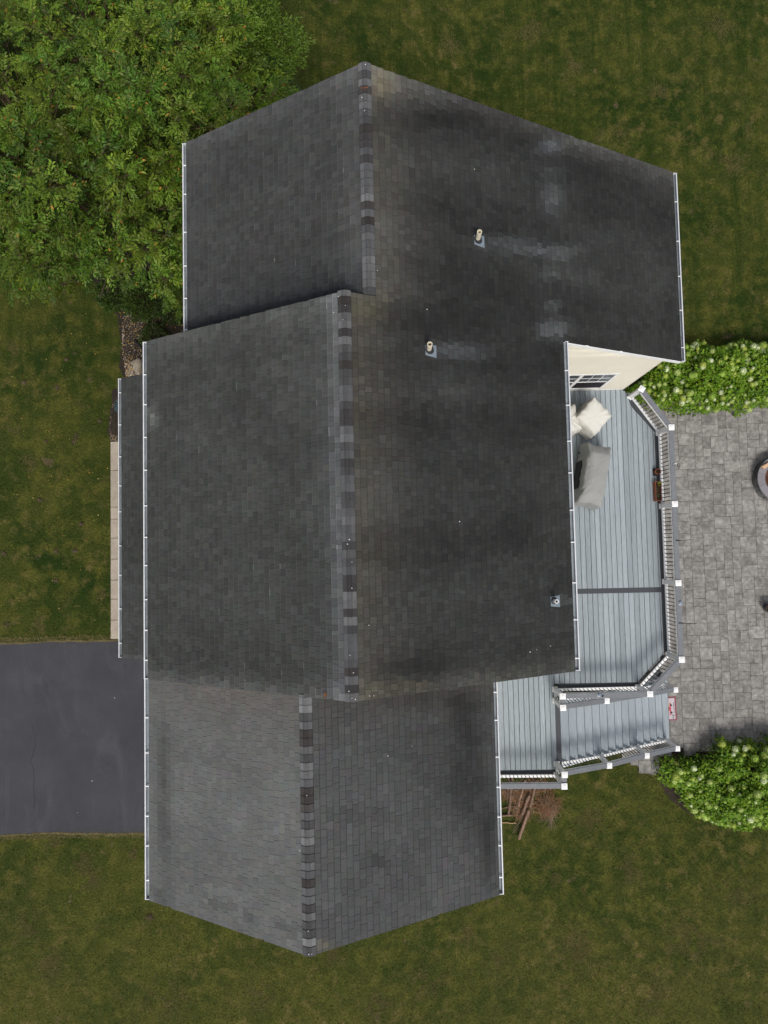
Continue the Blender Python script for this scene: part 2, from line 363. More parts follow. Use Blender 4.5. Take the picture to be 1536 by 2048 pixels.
sizes = [(3, 3)] * 8 + [(3, 2)] * 5 + [(2, 3)] * 3 + [(4, 3)] * 3 + [(4, 4)] + [(2, 2)] * 1 + [(3, 4)]
pavers = []
for j in range(nyp):
    for i in range(nxp):
        if occ[j, i]: continue
        opts = sizes[:]; random.shuffle(opts); opts += [(2, 2), (2, 1), (1, 2), (1, 1)]
        for a, b in opts:
            if i + a <= nxp and j + b <= nyp and not occ[j:j + b, i:i + a].any():
                # avoid leaving one-unit gaps
                e = i + a
                if a > 1 and e < nxp and not occ[j, e] and (e + 1 >= nxp or occ[j, e + 1]) and random.random() < .9: continue
                occ[j:j + b, i:i + a] = True; pavers.append((i, j, a, b)); break
far = MB()
for i, j, a, b in pavers:
    x = PX0 + (i + a / 2) * U; y = PTOP - (j + b / 2) * U
    if not inside(x, y, plist): continue
    u, v = w2px(x, y, GZ)
    if u > 1548 or v < 812 or u < 1240 or (u < 1345 and v < 1440):      # outside the frame or under the deck: one joined part
        far.chbox(x - a * U / 2 + .003, x + a * U / 2 - .003, y - b * U / 2 + .003, y + b * U / 2 - .003, GZ + .005, GZ + .052, .006); continue
    k = (a, b)
    if k not in pm:
        q = MB(); q.chbox(-a * U / 2 + .003, a * U / 2 - .003, -b * U / 2 + .003, b * U / 2 - .003, 0, .045, .004); pm[k] = q.mesh('paver', M_paver)
    o = link('paver', pm[k], patio, loc=(x, y, GZ + .005 + random.uniform(0, .004)))
    o.rotation_euler = (random.uniform(-.004, .004), random.uniform(-.004, .004), random.choice((0, math.pi)))

far.build('pavers', M_paver, patio, kind='stuff')

# ------------------------------------------------------------------ house
house = thing('house', 'large cream house with dark grey shingled gable roofs seen from above', 'house')
s = .587
XM, ZM = -.85, 10.845; XML, XMR, YMB, YMF = -5.205, 3.533, 4.511, -2.515
XW = -.42; ZW = ZM - s * (XW - XM); XWL, XWR, YWB, YWF = -4.336, 6.70, 8.80, 4.281
XG = -1.708; ZG = ZM - s * (XM - XG) - .03; XGL, XGR, YGF = -5.21, 1.854, -6.953
ZP, XPL, YPB, YPF, sp = 5.2, -6.953, 4.528, -2.51, .55
zr = lambda x: ZM - s * (x - XM)          # shared right plane
zl = lambda x: ZM - s * (XM - x)          # main left
zwl = lambda x: ZW - s * (XW - x)
zgl = lambda x: ZG - s * (XG - x); zgr = lambda x: ZG - s * (x - XG)
zp = lambda x: ZP + sp * (x - XPL)

def slab(poly, zf, th=.17, label=None):
    mb = MB(); n = len(poly); t = [(x, y, zf(x) - .006) for x, y in poly]; b = [(x, y, zf(x) - th) for x, y in poly]
    mb.face(t, mi=0); mb.face(b[::-1], mi=1)
    for i in range(n):
        j = (i + 1) % n; mb.face([t[i], b[i], b[j], t[j]], mi=1)
    return mb.build('roof', [M_under, M_white], house, label=label)
R_mr = slab([(XM, YMF), (XMR, YMF), (XMR, YWF), (XWR, YWF), (XWR, YWB), (XW, YWB), (XW, YMB), (XM, YMB)], zr, label='dark stained slope facing the deck')
R_ml = slab([(XM, YMB), (XML, YMB), (XML, YMF), (XM, YMF)], zl)
R_wl = slab([(XW, YWB), (XWL, YWB), (XWL, YMB - .3), (XW, YMB - .3)], zwl)
R_gl = slab([(XG, YMF + .2), (XGL, YMF + .2), (XGL, YGF), (XG, YGF)], zgl, label='paler grey slope over the driveway')
R_gr = slab([(XG, YGF), (XGR, YGF), (XGR, YMF + .3), (XG, YMF + .3)], zgr)
R_p = slab([(-5.0, YPB), (XPL, YPB), (XPL, YPF), (-5.0, YPF)], zp, .14)

def gs(u, v, cu, cv, ru, rv): return np.exp(-((u - cu) / ru) ** 2 - ((v - cv) / rv) ** 2)
def roofcol(x, y, z, reg):
    u, v = w2px(x, y, z); n1 = fnoise(x, y, .8, 5); n2 = fnoise(x * .35, y * 1.8, 1.0, 9); n3 = fnoise(x, y, 2.3, 21)
    if reg in ('mr', 'wr'):
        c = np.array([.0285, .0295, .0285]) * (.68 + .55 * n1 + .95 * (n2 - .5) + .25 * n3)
        rd = math.exp(-((x - XM if y < YMB else x - XW) / .75) ** 2)
        c = c * (1 + .5 * rd) + np.array([.021, .0165, .009]) * rd
        pale = 0
        for cu, cv, ru, rv, a in ((1100, 292, 26, 16, .9), (1103, 340, 22, 11, .5), (1103, 398, 20, 28, .8), (1092, 500, 60, 9, .7), (1115, 515, 26, 7, .6), (1102, 548, 22, 10, .5), (1103, 610, 22, 10, .5), (1108, 658, 26, 18, 1.1), (1090, 668, 16, 9, .5),
                              (1010, 485, 50, 13, .7), (1060, 505, 60, 10, .3), (910, 700, 48, 12, .9), (960, 712, 40, 9, .3), (1135, 1200, 28, 9, .8), (1085, 1165, 10, 8, .3)):
            pale += a * gs(u, v, cu, cv, ru, rv)
        c = c + np.array([.052, .058, .062]) * pale * (.6 + .7 * n3)
        dk = .55 * gs(u, v, 900, 235, 150, 26) + .4 * gs(u, v, 1060, 275, 70, 22) + .5 * gs(u, v, 850, 1335, 120, 30) + .35 * gs(u, v, 1250, 330, 90, 25) + .3 * gs(u, v, 900, 640, 160, 40)
        c = c * (1 - np.clip(dk, 0, .7))
        # dry pale band along the back rake
        dback = (YWB - y); e = math.exp(-(max(dback, 0) / .35) ** 2) if x > XW else 0
        c = c * (1 + .9 * e * (.6 + .8 * n2)) + np.array([.012, .01, .008]) * e
        e2 = math.exp(-((y - YMF) / .28) ** 2) if x < XMR and y < 0 else 0
        c = c * (1 + .7 * e2) + np.array([.014, .0125, .006]) * e2 * n3 * 1.4
        ye = gs(u, v, 760, 168, 26, 26) + .5 * gs(u, v, 820, 1372, 60, 10) * n3 * 1.6 + .5 * gs(u, v, 730, 615, 40, 30)
        c = c + np.array([.04, .03, .004]) * ye
    elif reg == 'ml':
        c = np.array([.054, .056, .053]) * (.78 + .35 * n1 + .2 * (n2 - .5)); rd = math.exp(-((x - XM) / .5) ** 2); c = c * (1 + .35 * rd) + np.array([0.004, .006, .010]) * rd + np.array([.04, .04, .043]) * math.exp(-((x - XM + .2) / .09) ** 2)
        c = c * (1 + .5 * math.exp(-((y - YMB) / .35) ** 2)) + np.array([.08, .085, .08]) * gs(u, v, 306, 835, 12, 22)
        e = math.exp(-((y - YMF) / .16) ** 2); c = c * (1 + .6 * e)
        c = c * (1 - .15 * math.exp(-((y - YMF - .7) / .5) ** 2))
    elif reg == 'wl':
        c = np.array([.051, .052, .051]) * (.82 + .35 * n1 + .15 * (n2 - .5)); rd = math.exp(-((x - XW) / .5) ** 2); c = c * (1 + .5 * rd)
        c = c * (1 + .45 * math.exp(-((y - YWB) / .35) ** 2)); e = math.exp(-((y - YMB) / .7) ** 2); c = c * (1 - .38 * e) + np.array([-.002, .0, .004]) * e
    elif reg == 'gl':
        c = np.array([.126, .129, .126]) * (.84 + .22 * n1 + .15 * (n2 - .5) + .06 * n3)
        d = x - XGL; e = math.exp(-((d - .38) / .2) ** 2) * np.clip((v - 1400) / 100, 0, 1); c = c * (1 - .42 * e * (.3 + n3 * .9) ) 
        e = math.exp(-((y - YMF) / .7) ** 2) ; c = c * (1 - .16 * e) + np.array([.018, .004, -.006]) * e * n1 * math.exp(-((x + 3.2) / 1.6) ** 2) * 1.5
        e = math.exp(-((y - YGF - .35) / .12) ** 2) ; c = c * (1 - .3 * e * (n3 > .5))
        e = gs(u, v, 450, 1760, 130, 8) ; c = c * (1 - .25 * e * n3)
    elif reg == 'gr':
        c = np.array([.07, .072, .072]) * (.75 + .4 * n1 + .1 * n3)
        dk = 0
        for cu, cv, ru, rv, a in ((935, 1460, 45, 60, .55), (925, 1570, 40, 50, .45), (860, 1500, 80, 60, .3), (955, 1640, 35, 80, .35), (980, 1700, 20, 120, .45), (900, 1400, 120, 25, .45), (700, 1625, 60, 12, .25), (760, 1720, 30, 14, .3)):
            dk += a * gs(u, v, cu, cv, ru, rv)
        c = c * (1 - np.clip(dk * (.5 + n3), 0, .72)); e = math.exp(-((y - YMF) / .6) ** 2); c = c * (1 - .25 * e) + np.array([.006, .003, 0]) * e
        c = c + np.array([.03, .02, .0]) * gs(u, v, 648, 1890, 16, 9)
    else:
        c = np.array([.05, .052, .05]) * (.8 + .4 * n1)
        e = math.exp(-((y - YPF) / .1) ** 2); c = c * (1 + .6 * e)
    return np.clip(c, .006, .5)

TABS = []
def shingle_field(parent, x0, side, zf, yr, reg, sl=s, strip=1.0):
    """rows running along Y from the ridge x0 down-slope; yr(x)->(ymin,ymax) or None"""
    ex = .127 / math.sqrt(1 + sl * sl); k = 0; mb_rows = []
    out = []
    while True:
        xa = x0 + side * ex * k; xb = x0 + side * ex * (k + 1); r = yr((xa + xb) / 2)
        if r is None: break
        y = r[0] - .012 - random.uniform(0, .1); first = True
        while y < r[1] + .012:
            wd = random.choice((.1, .12, .14, .16, .18, .22) if reg == 'gr' else (.085, .1, .11, .12, .13, .15, .18)) * random.uniform(.9, 1.1)
            ya, yb2 = max(y, r[0] - .015), min(y + wd, r[1] + .015); y += wd
            if yb2 - ya < .02: continue
            xc_ = xa
            ev = {'mr': XMR if (ya + yb2) / 2 < YWF else XWR, 'ml': XML, 'wl': XWL, 'gl': XGL, 'gr': XGR, 'p': XPL}[reg] + side * .014
            if side * (xb - ev) > 0: xb_ = ev
            else: xb_ = xb
            if side * (xb_ - xa) < .02: continue
            if reg == 'mr' and (ya + yb2) / 2 > YMB and xa < XW: xc_ = XW
            if xc_ >= xb - .01 and side > 0: continue
            out.append((xc_, xb_, ya, yb2, random.random() < .42, reg, side, zf, parent, strip))
        k += 1
    TABS.extend(out)
def yr_right(x):
    if x > XWR + .02: return None
    if x < XW: return (YMF, YMB)
    if x < XMR + .01: return (YMF, YWB)
    return (YWF, YWB)
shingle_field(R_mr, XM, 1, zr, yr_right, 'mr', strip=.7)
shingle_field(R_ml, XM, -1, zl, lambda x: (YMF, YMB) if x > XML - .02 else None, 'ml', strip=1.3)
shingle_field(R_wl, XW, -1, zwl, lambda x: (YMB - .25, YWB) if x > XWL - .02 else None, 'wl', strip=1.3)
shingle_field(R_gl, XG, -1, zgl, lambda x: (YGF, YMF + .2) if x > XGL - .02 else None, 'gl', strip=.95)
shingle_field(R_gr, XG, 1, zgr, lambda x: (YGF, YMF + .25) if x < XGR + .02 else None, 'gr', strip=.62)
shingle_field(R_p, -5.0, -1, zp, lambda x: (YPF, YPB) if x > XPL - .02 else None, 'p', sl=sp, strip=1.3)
def tab_dist(t):
    x, y = (t[0] + t[1]) / 2, (t[2] + t[3]) / 2; return -(abs(t[3] - t[2])) / (HC - t[7](x)) if t[9] else 0
order = sorted(range(len(TABS)), key=lambda i: tab_dist(TABS[i]) + (0 if TABS[i][8] is not R_wl or TABS[i][2] > YMB else 9))
single = set(order[:300])
def tab_geo(mb, t, fx=None):
    xa, xb, ya, yb, lam, reg, side, zf, par, strip = t
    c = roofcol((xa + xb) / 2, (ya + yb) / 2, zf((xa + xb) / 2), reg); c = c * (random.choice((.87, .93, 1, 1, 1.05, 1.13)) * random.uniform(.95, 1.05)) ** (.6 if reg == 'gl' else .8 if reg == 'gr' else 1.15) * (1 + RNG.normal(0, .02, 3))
    hl = .013 + (.0035 if lam else 0) + random.uniform(0, .002); hu = .004 + (.004 if lam else 0); ridge0 = min(abs(xa - r_) for r_ in (XM, XW, XG)) < .002; xu = xa if ridge0 else xa - side * .03; st = xb - side * .012; g = .0015
    hs = hu + (hl - hu) * .93
    A = [(xu, ya + g, zf(xu) + hu - .003), (xu, yb - g, zf(xu) + hu - .003), (st, ya + g, zf(st) + hs), (st, yb - g, zf(st) + hs), (xb, ya + g, zf(xb) + hl), (xb, yb - g, zf(xb) + hl),
         (xb, ya + g, zf(xb) - .004), (xb, yb - g, zf(xb) - .004), (xu, ya + g, zf(xu) - .004), (xu, yb - g, zf(xu) - .004)]
    f = 1 if side > 0 else -1
    def q(idx, col): mb.poly([A[i] for i in idx][::-f], [(0, 1, 2, 3)], tuple(col))
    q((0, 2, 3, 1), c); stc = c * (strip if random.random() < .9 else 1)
    if reg in ('ml', 'wl', 'p') and random.random() < .008: stc = c * 2.4
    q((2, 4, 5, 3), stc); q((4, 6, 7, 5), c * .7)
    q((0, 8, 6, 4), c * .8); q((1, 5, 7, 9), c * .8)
bulk = {}
for i, t in enumerate(TABS):
    if i in single:
        q = MB(); tab_geo(q, t); q.build('shingle', M_shingle, t[8])
    else: tab_geo(bulk.setdefault(t[8].name, (t[8], MB()))[1], t)
for par, q in bulk.values(): q.build('shingles', M_shingle, par, kind='stuff')

# ridge caps, each piece its own part
CAPC = [(.105, .105, .108)] * 4 + [(.085, .087, .09)] * 3 + [(.062, .062, .064)] * 3 + [(.047, .045, .045)] * 2 + [(.042, .038, .037), (.056, .052, .05), (.13, .132, .135)]
def ridge(par, xr, z0, y0, y1, fl, tone=1.0, sll=s):
    y = y0; n = 0; last = None
    while y < y1 - .03:
        ln = .142 if y + .142 < y1 else y1 - y
        c = np.array(random.choice(CAPC)) * random.uniform(.85, 1.15) * tone
        if last is not None and random.random() < .12: c = last
        last = c; mb = MB(); mb.sm = False
        prof = [(-.118, .004), (-.115, .032), (-.05, .034), (-.018, .03), (.018, .03), (.05, .034), (.115, .032), (.118, .004)]
        rows = []
        for yy, hh in ((y, fl * .007 + .006), (y + ln + .02 * 1, -fl * .007 + .006)):
            rows.append([(xr + px, yy, z0 - sll * abs(px) + (0 if abs(px) > .13 else 0) + dz + hh) for px, dz in prof])
        k = len(prof)
        for a in range(k - 1):
            cc = c * random.uniform(.9, 1.1) * (1.3 if a < 2 else .85 if a < 5 else 1.05); mb.poly([rows[0][a], rows[0][a + 1], rows[1][a + 1], rows[1][a]], [(0, 1, 2, 3)], tuple(cc))  # left flank lightened: its brighter reflection is painted into the colour
        mb.face(rows[0][::-1], tuple(c * .5)); mb.face(rows[1], tuple(c * .5))
        mb.build('ridge_cap_shingle', M_shingle, par); y += ln; n += 1
ridge(R_ml, XM, ZM + .012, YMF - .01, YMB + .01, 1)
ridge(R_wl, XW, ZW + .012, YMB + .02, YWB + .01, 1)
ridge(R_gl, XG, ZG + .012, YGF - .01, YMF + .0, -1, 1.05)

# rake trim boards (white, under the shingles)
def rake(par, xa, xb, zf, y, yo):
    mb = MB(); y0, y1 = sorted((y, y + yo))
    for za, zb in ((-.03, -.16),):
        a0, a1 = zf(xa) + za, zf(xb) + za; b0, b1 = zf(xa) + zb, zf(xb) + zb
        vs = [(xa, y0, a0), (xb, y0, a1), (xb, y0, b1), (xa, y0, b0), (xa, y1, a0), (xb, y1, a1), (xb, y1, b1), (xa, y1, b0)]
        mb.poly(vs, [(0, 1, 2, 3), (7, 6, 5, 4), (0, 4, 5, 1), (1, 5, 6, 2), (2, 6, 7, 3), (3, 7, 4, 0)])
    mb.build('rake_board', M_white, par)
rake(R_mr, XMR + .12, XWR, zr, YWF - .002, -.02)
rake(R_gl, XGL, XG, zgl, YGF - .002, -.012); rake(R_gr, XG, XGR, zgr, YGF - .002, -.012)
rake(R_mr, XW, XWR, zr, YWB + .002, .012); rake(R_wl, XWL, XW, zwl, YWB + .002, .012)
rake(R_ml, XML, XM, zl, YMB + .002, .012)
rake(R_mr, XM, XMR, zr, YMF - .002, -.012)

# gutters with hangers
GP = [(0, -.015), (0, -.10), (.07, -.10), (.098, -.05), (.106, .002), (.082, .002), (.082, -.008), (.092, -.010), (.088, -.04), (.065, -.07), (.006, -.07), (.006, -.015)]
def gutter(xe, side, y0, y1, ze, step, lab=None, cap=(1, 1)):
    mb = MB(); z = ze - .02; n = len(GP); xx = xe - side * .004
    for i in range(n):
        j = (i + 1) % n; a, b = GP[i], GP[j]; mi = 1 if 6 <= i <= 10 else 0
        P = [(xx + side * a[0], y0, z + a[1]), (xx + side * b[0], y0, z + b[1]), (xx + side * b[0], y1, z + b[1]), (xx + side * a[0], y1, z + a[1])]
        mb.face(P if side > 0 else P[::-1], mi=mi)
    for yy, d in ((y0, cap[0]), (y1, cap[1])):
        w2 = .006 if d else .004; xl, xh = sorted((xx - side * .002, xx + side * .109)); mb.box(xl, xh, yy - w2, yy + w2, z - .102, z + .006)
    g = mb.build('gutter', [M_gut, M_trough], house, label=lab)
    y = y0 + step * random.uniform(.2, .6); hm = MB(); hm.box(-.044, .044, -.010, .010, 0, .012); me = hm.mesh('gutter_hanger', M_vinyl)
    while y < y1 - .1:
        link('gutter_hanger', me, g, loc=(xx + side * .05, y, z - .012)); y += step * random.uniform(.85, 1.15)
    return g
gutter(XML, -1, YMF, YMB, zl(XML), .66); gutter(XGL, -1, YGF, YMF - .01, zgl(XGL), .66)
gutter(XWL, -1, YMB + .02, YWB, zwl(XWL), .74); gutter(XMR, 1, YMF, YWF, zr(XMR), .74)
gutter(XWR, 1, YWF, YWB, zr(XWR), .9); gutter(XGR, 1, YGF, YMF - .01, zgr(XGR), .66)
gutter(XPL, -1, YPF, YPB, zp(XPL), .75)

# walls
def wall(xa, xb, ya, yb, zb, zfl, zfr, xr, off=.17):
    mb = MB(); pr = [(xa, zb), (xb, zb), (xb, zfr(xb) - off), (xr, zfr(xr) - off), (xa, zfl(xa) - off)]
    n = len(pr); A = [(x, ya, z) for x, z in pr]; B = [(x, yb, z) for x, z in pr]
    mb.face(A); mb.face(B[::-1])
    for i in range(n): j = (i + 1) % n; mb.face([A[j], A[i], B[i], B[j]])
    return mb.build('wall', M_cream, house)
YWW, XWW = 4.486, 6.506
W_m = wall(-5.0, 3.25, YMF + .16, YMB - .16, -.8, zl, zr, XM)
W_w = wall(-4.12, XWW, YWW, YWB - .2, -.8, zwl, zr, XW)
W_g = wall(-5.0, 1.6, YGF + .18, YMF + .2, -.8, zgl, zgr, XG)
def siding(par, p0, p1, z0, zt, nrm, skip=None):
    """lapped clapboards along p0->p1; zt(t)=top height"""
    p0 = np.array(p0); p1 = np.array(p1); L = np.linalg.norm(p1 - p0); nrm = np.array(nrm, float); mb = MB(); z = z0; e = .102
    ts = np.linspace(0, 1, 25); zts = np.array([zt(t) for t in ts])
    while z < zts.max():
        ok = zts > z + .02
        if ok.any():
            ta, tb = ts[ok][0], ts[ok][-1]
            segs = [(ta, tb)]
            if skip and skip[2] < z + e * .5 < skip[3]: segs = [(ta, skip[0]), (skip[1], tb)]
            for a, b in segs:
                if b - a < .004: continue
                A = p0 + (p1 - p0) * a; B = p0 + (p1 - p0) * b; za, zb = min(z + e, zt(a)), min(z + e, zt(b))
                i0 = nrm * .003; i1 = nrm * .034
                mb.poly([(A[0] + i1[0], A[1] + i1[1], z), (B[0] + i1[0], B[1] + i1[1], z), (B[0] + i0[0], B[1] + i0[1], zb), (A[0] + i0[0], A[1] + i0[1], za),
                         (A[0], A[1], z), (B[0], B[1], z)], [(0, 1, 2, 3), (4, 5, 1, 0)])
        z += e
    mb.build('siding', M_cream, par, kind='stuff')
WIN = (3.95, 5.815, 2.92, 4.64)
siding(W_w, (3.2, YWW), (XWW, YWW), 2.72, lambda t: zr(3.2 + t * (XWW - 3.2)) - .17, (0, -1), (((WIN[0] - 3.2) / (XWW - 3.2)), ((WIN[1] - 3.2) / (XWW - 3.2)), WIN[2], WIN[3]))
siding(W_w, (XWW, YWW), (XWW, YWB - .2), -.5, lambda t: zr(XWW) - .2, (1, 0))
siding(W_m, (3.25, YMF + .16), (3.25, YWW), 2.72, lambda t: zr(3.25) - .2, (1, 0))
siding(W_m, (-5.0, YMF + .16), (3.25, YMF + .16), 2.0, lambda t: min(zl(-5 + t * 8.25), zr(-5 + t * 8.25)) - .17, (0, -1))
siding(W_g, (-5.0, YGF + .18), (1.6, YGF + .18), .3, lambda t: min(zgl(-5 + t * 6.6), zgr(-5 + t * 6.6)) - .17, (0, -1))
siding(W_g, (1.6, YGF + .18), (1.6, YMF + .16), .1, lambda t: zgr(1.6) - .2, (1, 0))
for (x, y, z1) in ((XWW, YWW, zr(XWW) - .2), (1.6, YGF + .18, zgr(1.6) - .2)):
    mb = MB(); mb.box(x - .09, x + .022, y - .022, y, .3, z1); mb.box(x, x + .022, y, y + .09, .3, z1); mb.build('corner_trim', M_vinyl if y < 0 else M_cream, house)
# soffit box at the wing eave
mb = MB(); mb.box(XWW + .024, XWR - .01, YWF + .02, YWB - .05, zr(XWR) - .19, zr(XWR) - .17); mb.build('soffit', M_white, house)
mb = MB(); mb.box(3.26, XWW - .02, YWW - .03, YWW - .018, 2.70, 2.80); mb.build('base_trim', M_vinyl, house)

# patio window pair in the wing wall
def window(x0, x1, z0, z1, y, dirn=-1):
    f = .07; mb = MB(); d0, d1 = y - .045, y - .0
    for a, b, c, d in ((x0, x1, z1 - f, z1), (x0, x1, z0, z0 + f), (x0, x0 + f, z0 + f, z1 - f), (x1 - f, x1, z0 + f, z1 - f), ((x0 + x1) / 2 - .045, (x0 + x1) / 2 + .045, z0 + f, z1 - f)):
        mb.box(a, b, d0, d1, c, d)
    wn = mb.build('window', M_vinyl, house)
    zm = (z0 + z1) / 2 - .02
    for a, b in ((x0 + f, (x0 + x1) / 2 - .045), ((x0 + x1) / 2 + .045, x1 - f)):
        q = MB(); q.box(a, b, y - .030, y - .024, zm + .02, z1 - f); q.build('pane', M_glass, wn)
        q = MB(); q.box(a, b, y - .02, y - .014, z0 + f, zm - .02); q.build('screen', M_screen, wn)
        q = MB(); q.box(a, b, y - .04, y - .016, zm - .02, zm + .02); q.build('meeting_rail', M_vinyl, wn)
        q = MB()
        for k in (1, 2): xx = a + (b - a) * k / 3; q.box(xx - .008, xx + .008, y - .036, y - .030, zm + .02, z1 - f)
        zz = (zm + z1 - f) / 2; q.box(a, b, y - .0375, y - .031, zz - .008, zz + .008); q.build('muntins', M_vinyl, wn)
window(*WIN, YWW)

# vent pipes on the roof
M_pvc = mat('aged_pvc', (.66, .6, .46), .5, mott=(.08, 6)); M_gal = mat('galvanised_flashing', (.22, .26, .3), .45, metal=.3, mott=(.2, 5)); M_rub = mat('rubber_boot', (.03, .03, .035), .7)
def vent(u, v, h, r, mt, zf):
    z = 8.5
    for _ in range(20): p = px2w(u, v, z); z = zf(p[0])
    x, y = p[0], p[1]
    q = MB(); q.lathe([(r, -.1), (r, h), (r * .72, h), (r * .72, h - .2), (0, h - .2)], n=20); q.sm = False; o = q.build('vent_pipe', mt, house, loc=(x, y, z))
    q = MB(); t = lambda dx: -s * dx
    q.poly([(dx, dy, t(dx) + .022 + dz) for dx, dy, dz in ((-.07, -.11, .0), (.14, -.14, .004), (.14, .1, .004), (-.07, .08, 0))], [(0, 1, 2, 3)])
    q.poly([(dx, dy, t(dx) + .024 + dz) for dx, dy, dz in ((.14, -.14, .002), (.14, -.14, -.03), (.14, .1, -.03), (.14, .1, .002))], [(0, 1, 2, 3)]); q.build('flashing', M_gal, o)
    q = MB(); q.tube([(0, 0, -.02), (0, 0, .05), (0, 0, .085)], [r * 2.0, r * 1.6, r * 1.12], 18); q.build('boot', M_rub, o)
vent(955, 480, .36, .047, M_pvc, zr); vent(858, 700, .38, .047, M_pvc, zr); vent(1107, 1201, .3, .04, M_vinyl, zr)

# ------------------------------------------------------------------ deck
deck = thing('deck', 'raised blue grey composite deck with white railed stairs behind the house', 'deck')
XE = 7.50; XI = 6.64; Y1, Y2 = 4.25, 3.22; Y5, Y6 = -3.10, -3.97; XS = 4.27; YL = -6.33
def dy(x):
    if x < 1.64: return None
    lo = YL if x < XS else (Y6 if x < XI else Y6 + (x - XI) * (Y5 - Y6) / (XE - XI))
    hi = (YMF + .13) if x < 3.28 else (YWW - .025 if x < XWW else (Y1 + .15 if x < XI else Y1 - (x - XI) * (Y1 - Y2) / (XE - XI)))
    return lo, hi
BO = .15; pit_ = .1445; x = XS - 18 * pit_; YDIV = px2w(1240, 1181, ZD)[1]
while x < XE - BO:
    xa, xb = x + .004, min(x + pit_ - .004, XE - BO - .003); a0, a1 = dy(xa), dy(xb)
    lo0, lo1 = a0[0] + BO, a1[0] + BO; hi0, hi1 = a0[1], a1[1]
    if xb > XI: # keep off the diagonal borders
        lo0 += (.06 if xa > XI else 0); lo1 += .06; hi0 -= (.19 if xa > XI else .02); hi1 -= .19
    segs = [(lo0, lo1, hi0, hi1)]
    if x > 3.2: segs = [(lo0, lo1, YDIV - .073, YDIV - .073), (YDIV + .073, YDIV + .073, hi0, hi1)]
    xc, nxt = (xa + xb) / 2, None
    for l0, l1, h0, h1 in segs:
        yc = (l0 + h0) / 2
        if xb - xa < .03: continue
        mb = MB(); vs = [(xa - xc, l0 - yc, -.025), (xb - xc, l1 - yc, -.025), (xb - xc, h1 - yc, -.025), (xa - xc, h0 - yc, -.025)]
        e = .004; vt = [(xa - xc + e, l0 - yc, 0), (xb - xc - e, l1 - yc, 0), (xb - xc - e, h1 - yc, 0), (xa - xc + e, h0 - yc, 0)]
        mb.poly(vs + vt, [(4, 5, 6, 7), (0, 1, 5, 4), (1, 2, 6, 5), (2, 3, 7, 6), (3, 0, 4, 7), (3, 2, 1, 0)])
        mb.build('deck_board', M_board, deck, loc=(xc, yc, ZD))
    x += pit_
# borders, divider
def border(p, q, mt=M_dark, wd=.142, z=ZD - .0125, h=.025, name='border_board'):
    mb = MB(); mb.beam((*p, z), (*q, z), wd, h); return mb.build(name, mt, deck)
border((3.28, YDIV), (XE - BO - .002, YDIV))
border((XE - .073, Y5 + .06), (XE - .073, Y2 - .06))
border((XE - .06, Y5 + .0), (XI + .05, Y6 + .06), z=ZD - .0145)
border((XE - .06, Y2 + .0), (XI - .02, Y1 - .02), z=ZD - .0145)
border((XI - .02, Y6 + .073), (XS + .08, Y6 + .073))
border((1.64, YL + .073), (XS - .03, YL + .073))
border((XS + .065, Y6 - .13), (XS + .065, YL + .2), z=ZD - .014)
# white fascia and rim
def fascia(p, q):
    p = np.array(p); q = np.array(q); d = (q - p) / np.linalg.norm(q - p); n = np.array([d[1], -d[0]]); a = p + n * .016; b = q + n * .016
    mb = MB(); mb.beam((*a, ZD - .16), (*b, ZD - .16), .024, .27); mb.build('fascia', M_vinyl, deck)
E_ = [(XI, Y1 + .1), (XE, Y2), (XE, Y5), (XI, Y6), (XS + .02, Y6)]
for a, b in zip(E_[1:], E_[:-1]): fascia(b, a) if False else fascia(a, b) if False else None
for a, b in zip(E_[:-1], E_[1:]):
    p = np.array(a); q = np.array(b); d = (q - p) / np.linalg.norm(q - p); n = np.array([-d[1], d[0]]); n = n if n @ (p - np.array([4, 0])) > 0 else -n
    mb = MB(); mb.beam((*(p + n * .016), ZD - .155), (*(q + n * .016), ZD - .155), .024, .27); mb.build('fascia', M_vinyl, deck)
mb = MB(); mb.beam((1.64, YL - .016, ZD - .155), (XS, YL - .016, ZD - .155), .024, .27); mb.build('fascia', M_vinyl, deck)
# joists and support posts below
for jx in np.arange(2.0, XE - .1, .41):
    r = dy(jx); mb = MB(); mb.box(jx - .019, jx + .019, r[0] + .06, r[1], ZD - .22, ZD - .03); mb.build('joist', M_post, deck)
for jx, jy in ((7.2, 3.0), (7.2, 0), (7.2, -3.0), (4.1, -3.9), (4.1, -6.2), (2.2, -6.2)):
    g0 = float(terr(jx)); mb = MB(); mb.box(jx - .07, jx + .07, jy - .07, jy + .07, g0 - .1, ZD - .23); mb.build('support_post', M_vinyl, deck)

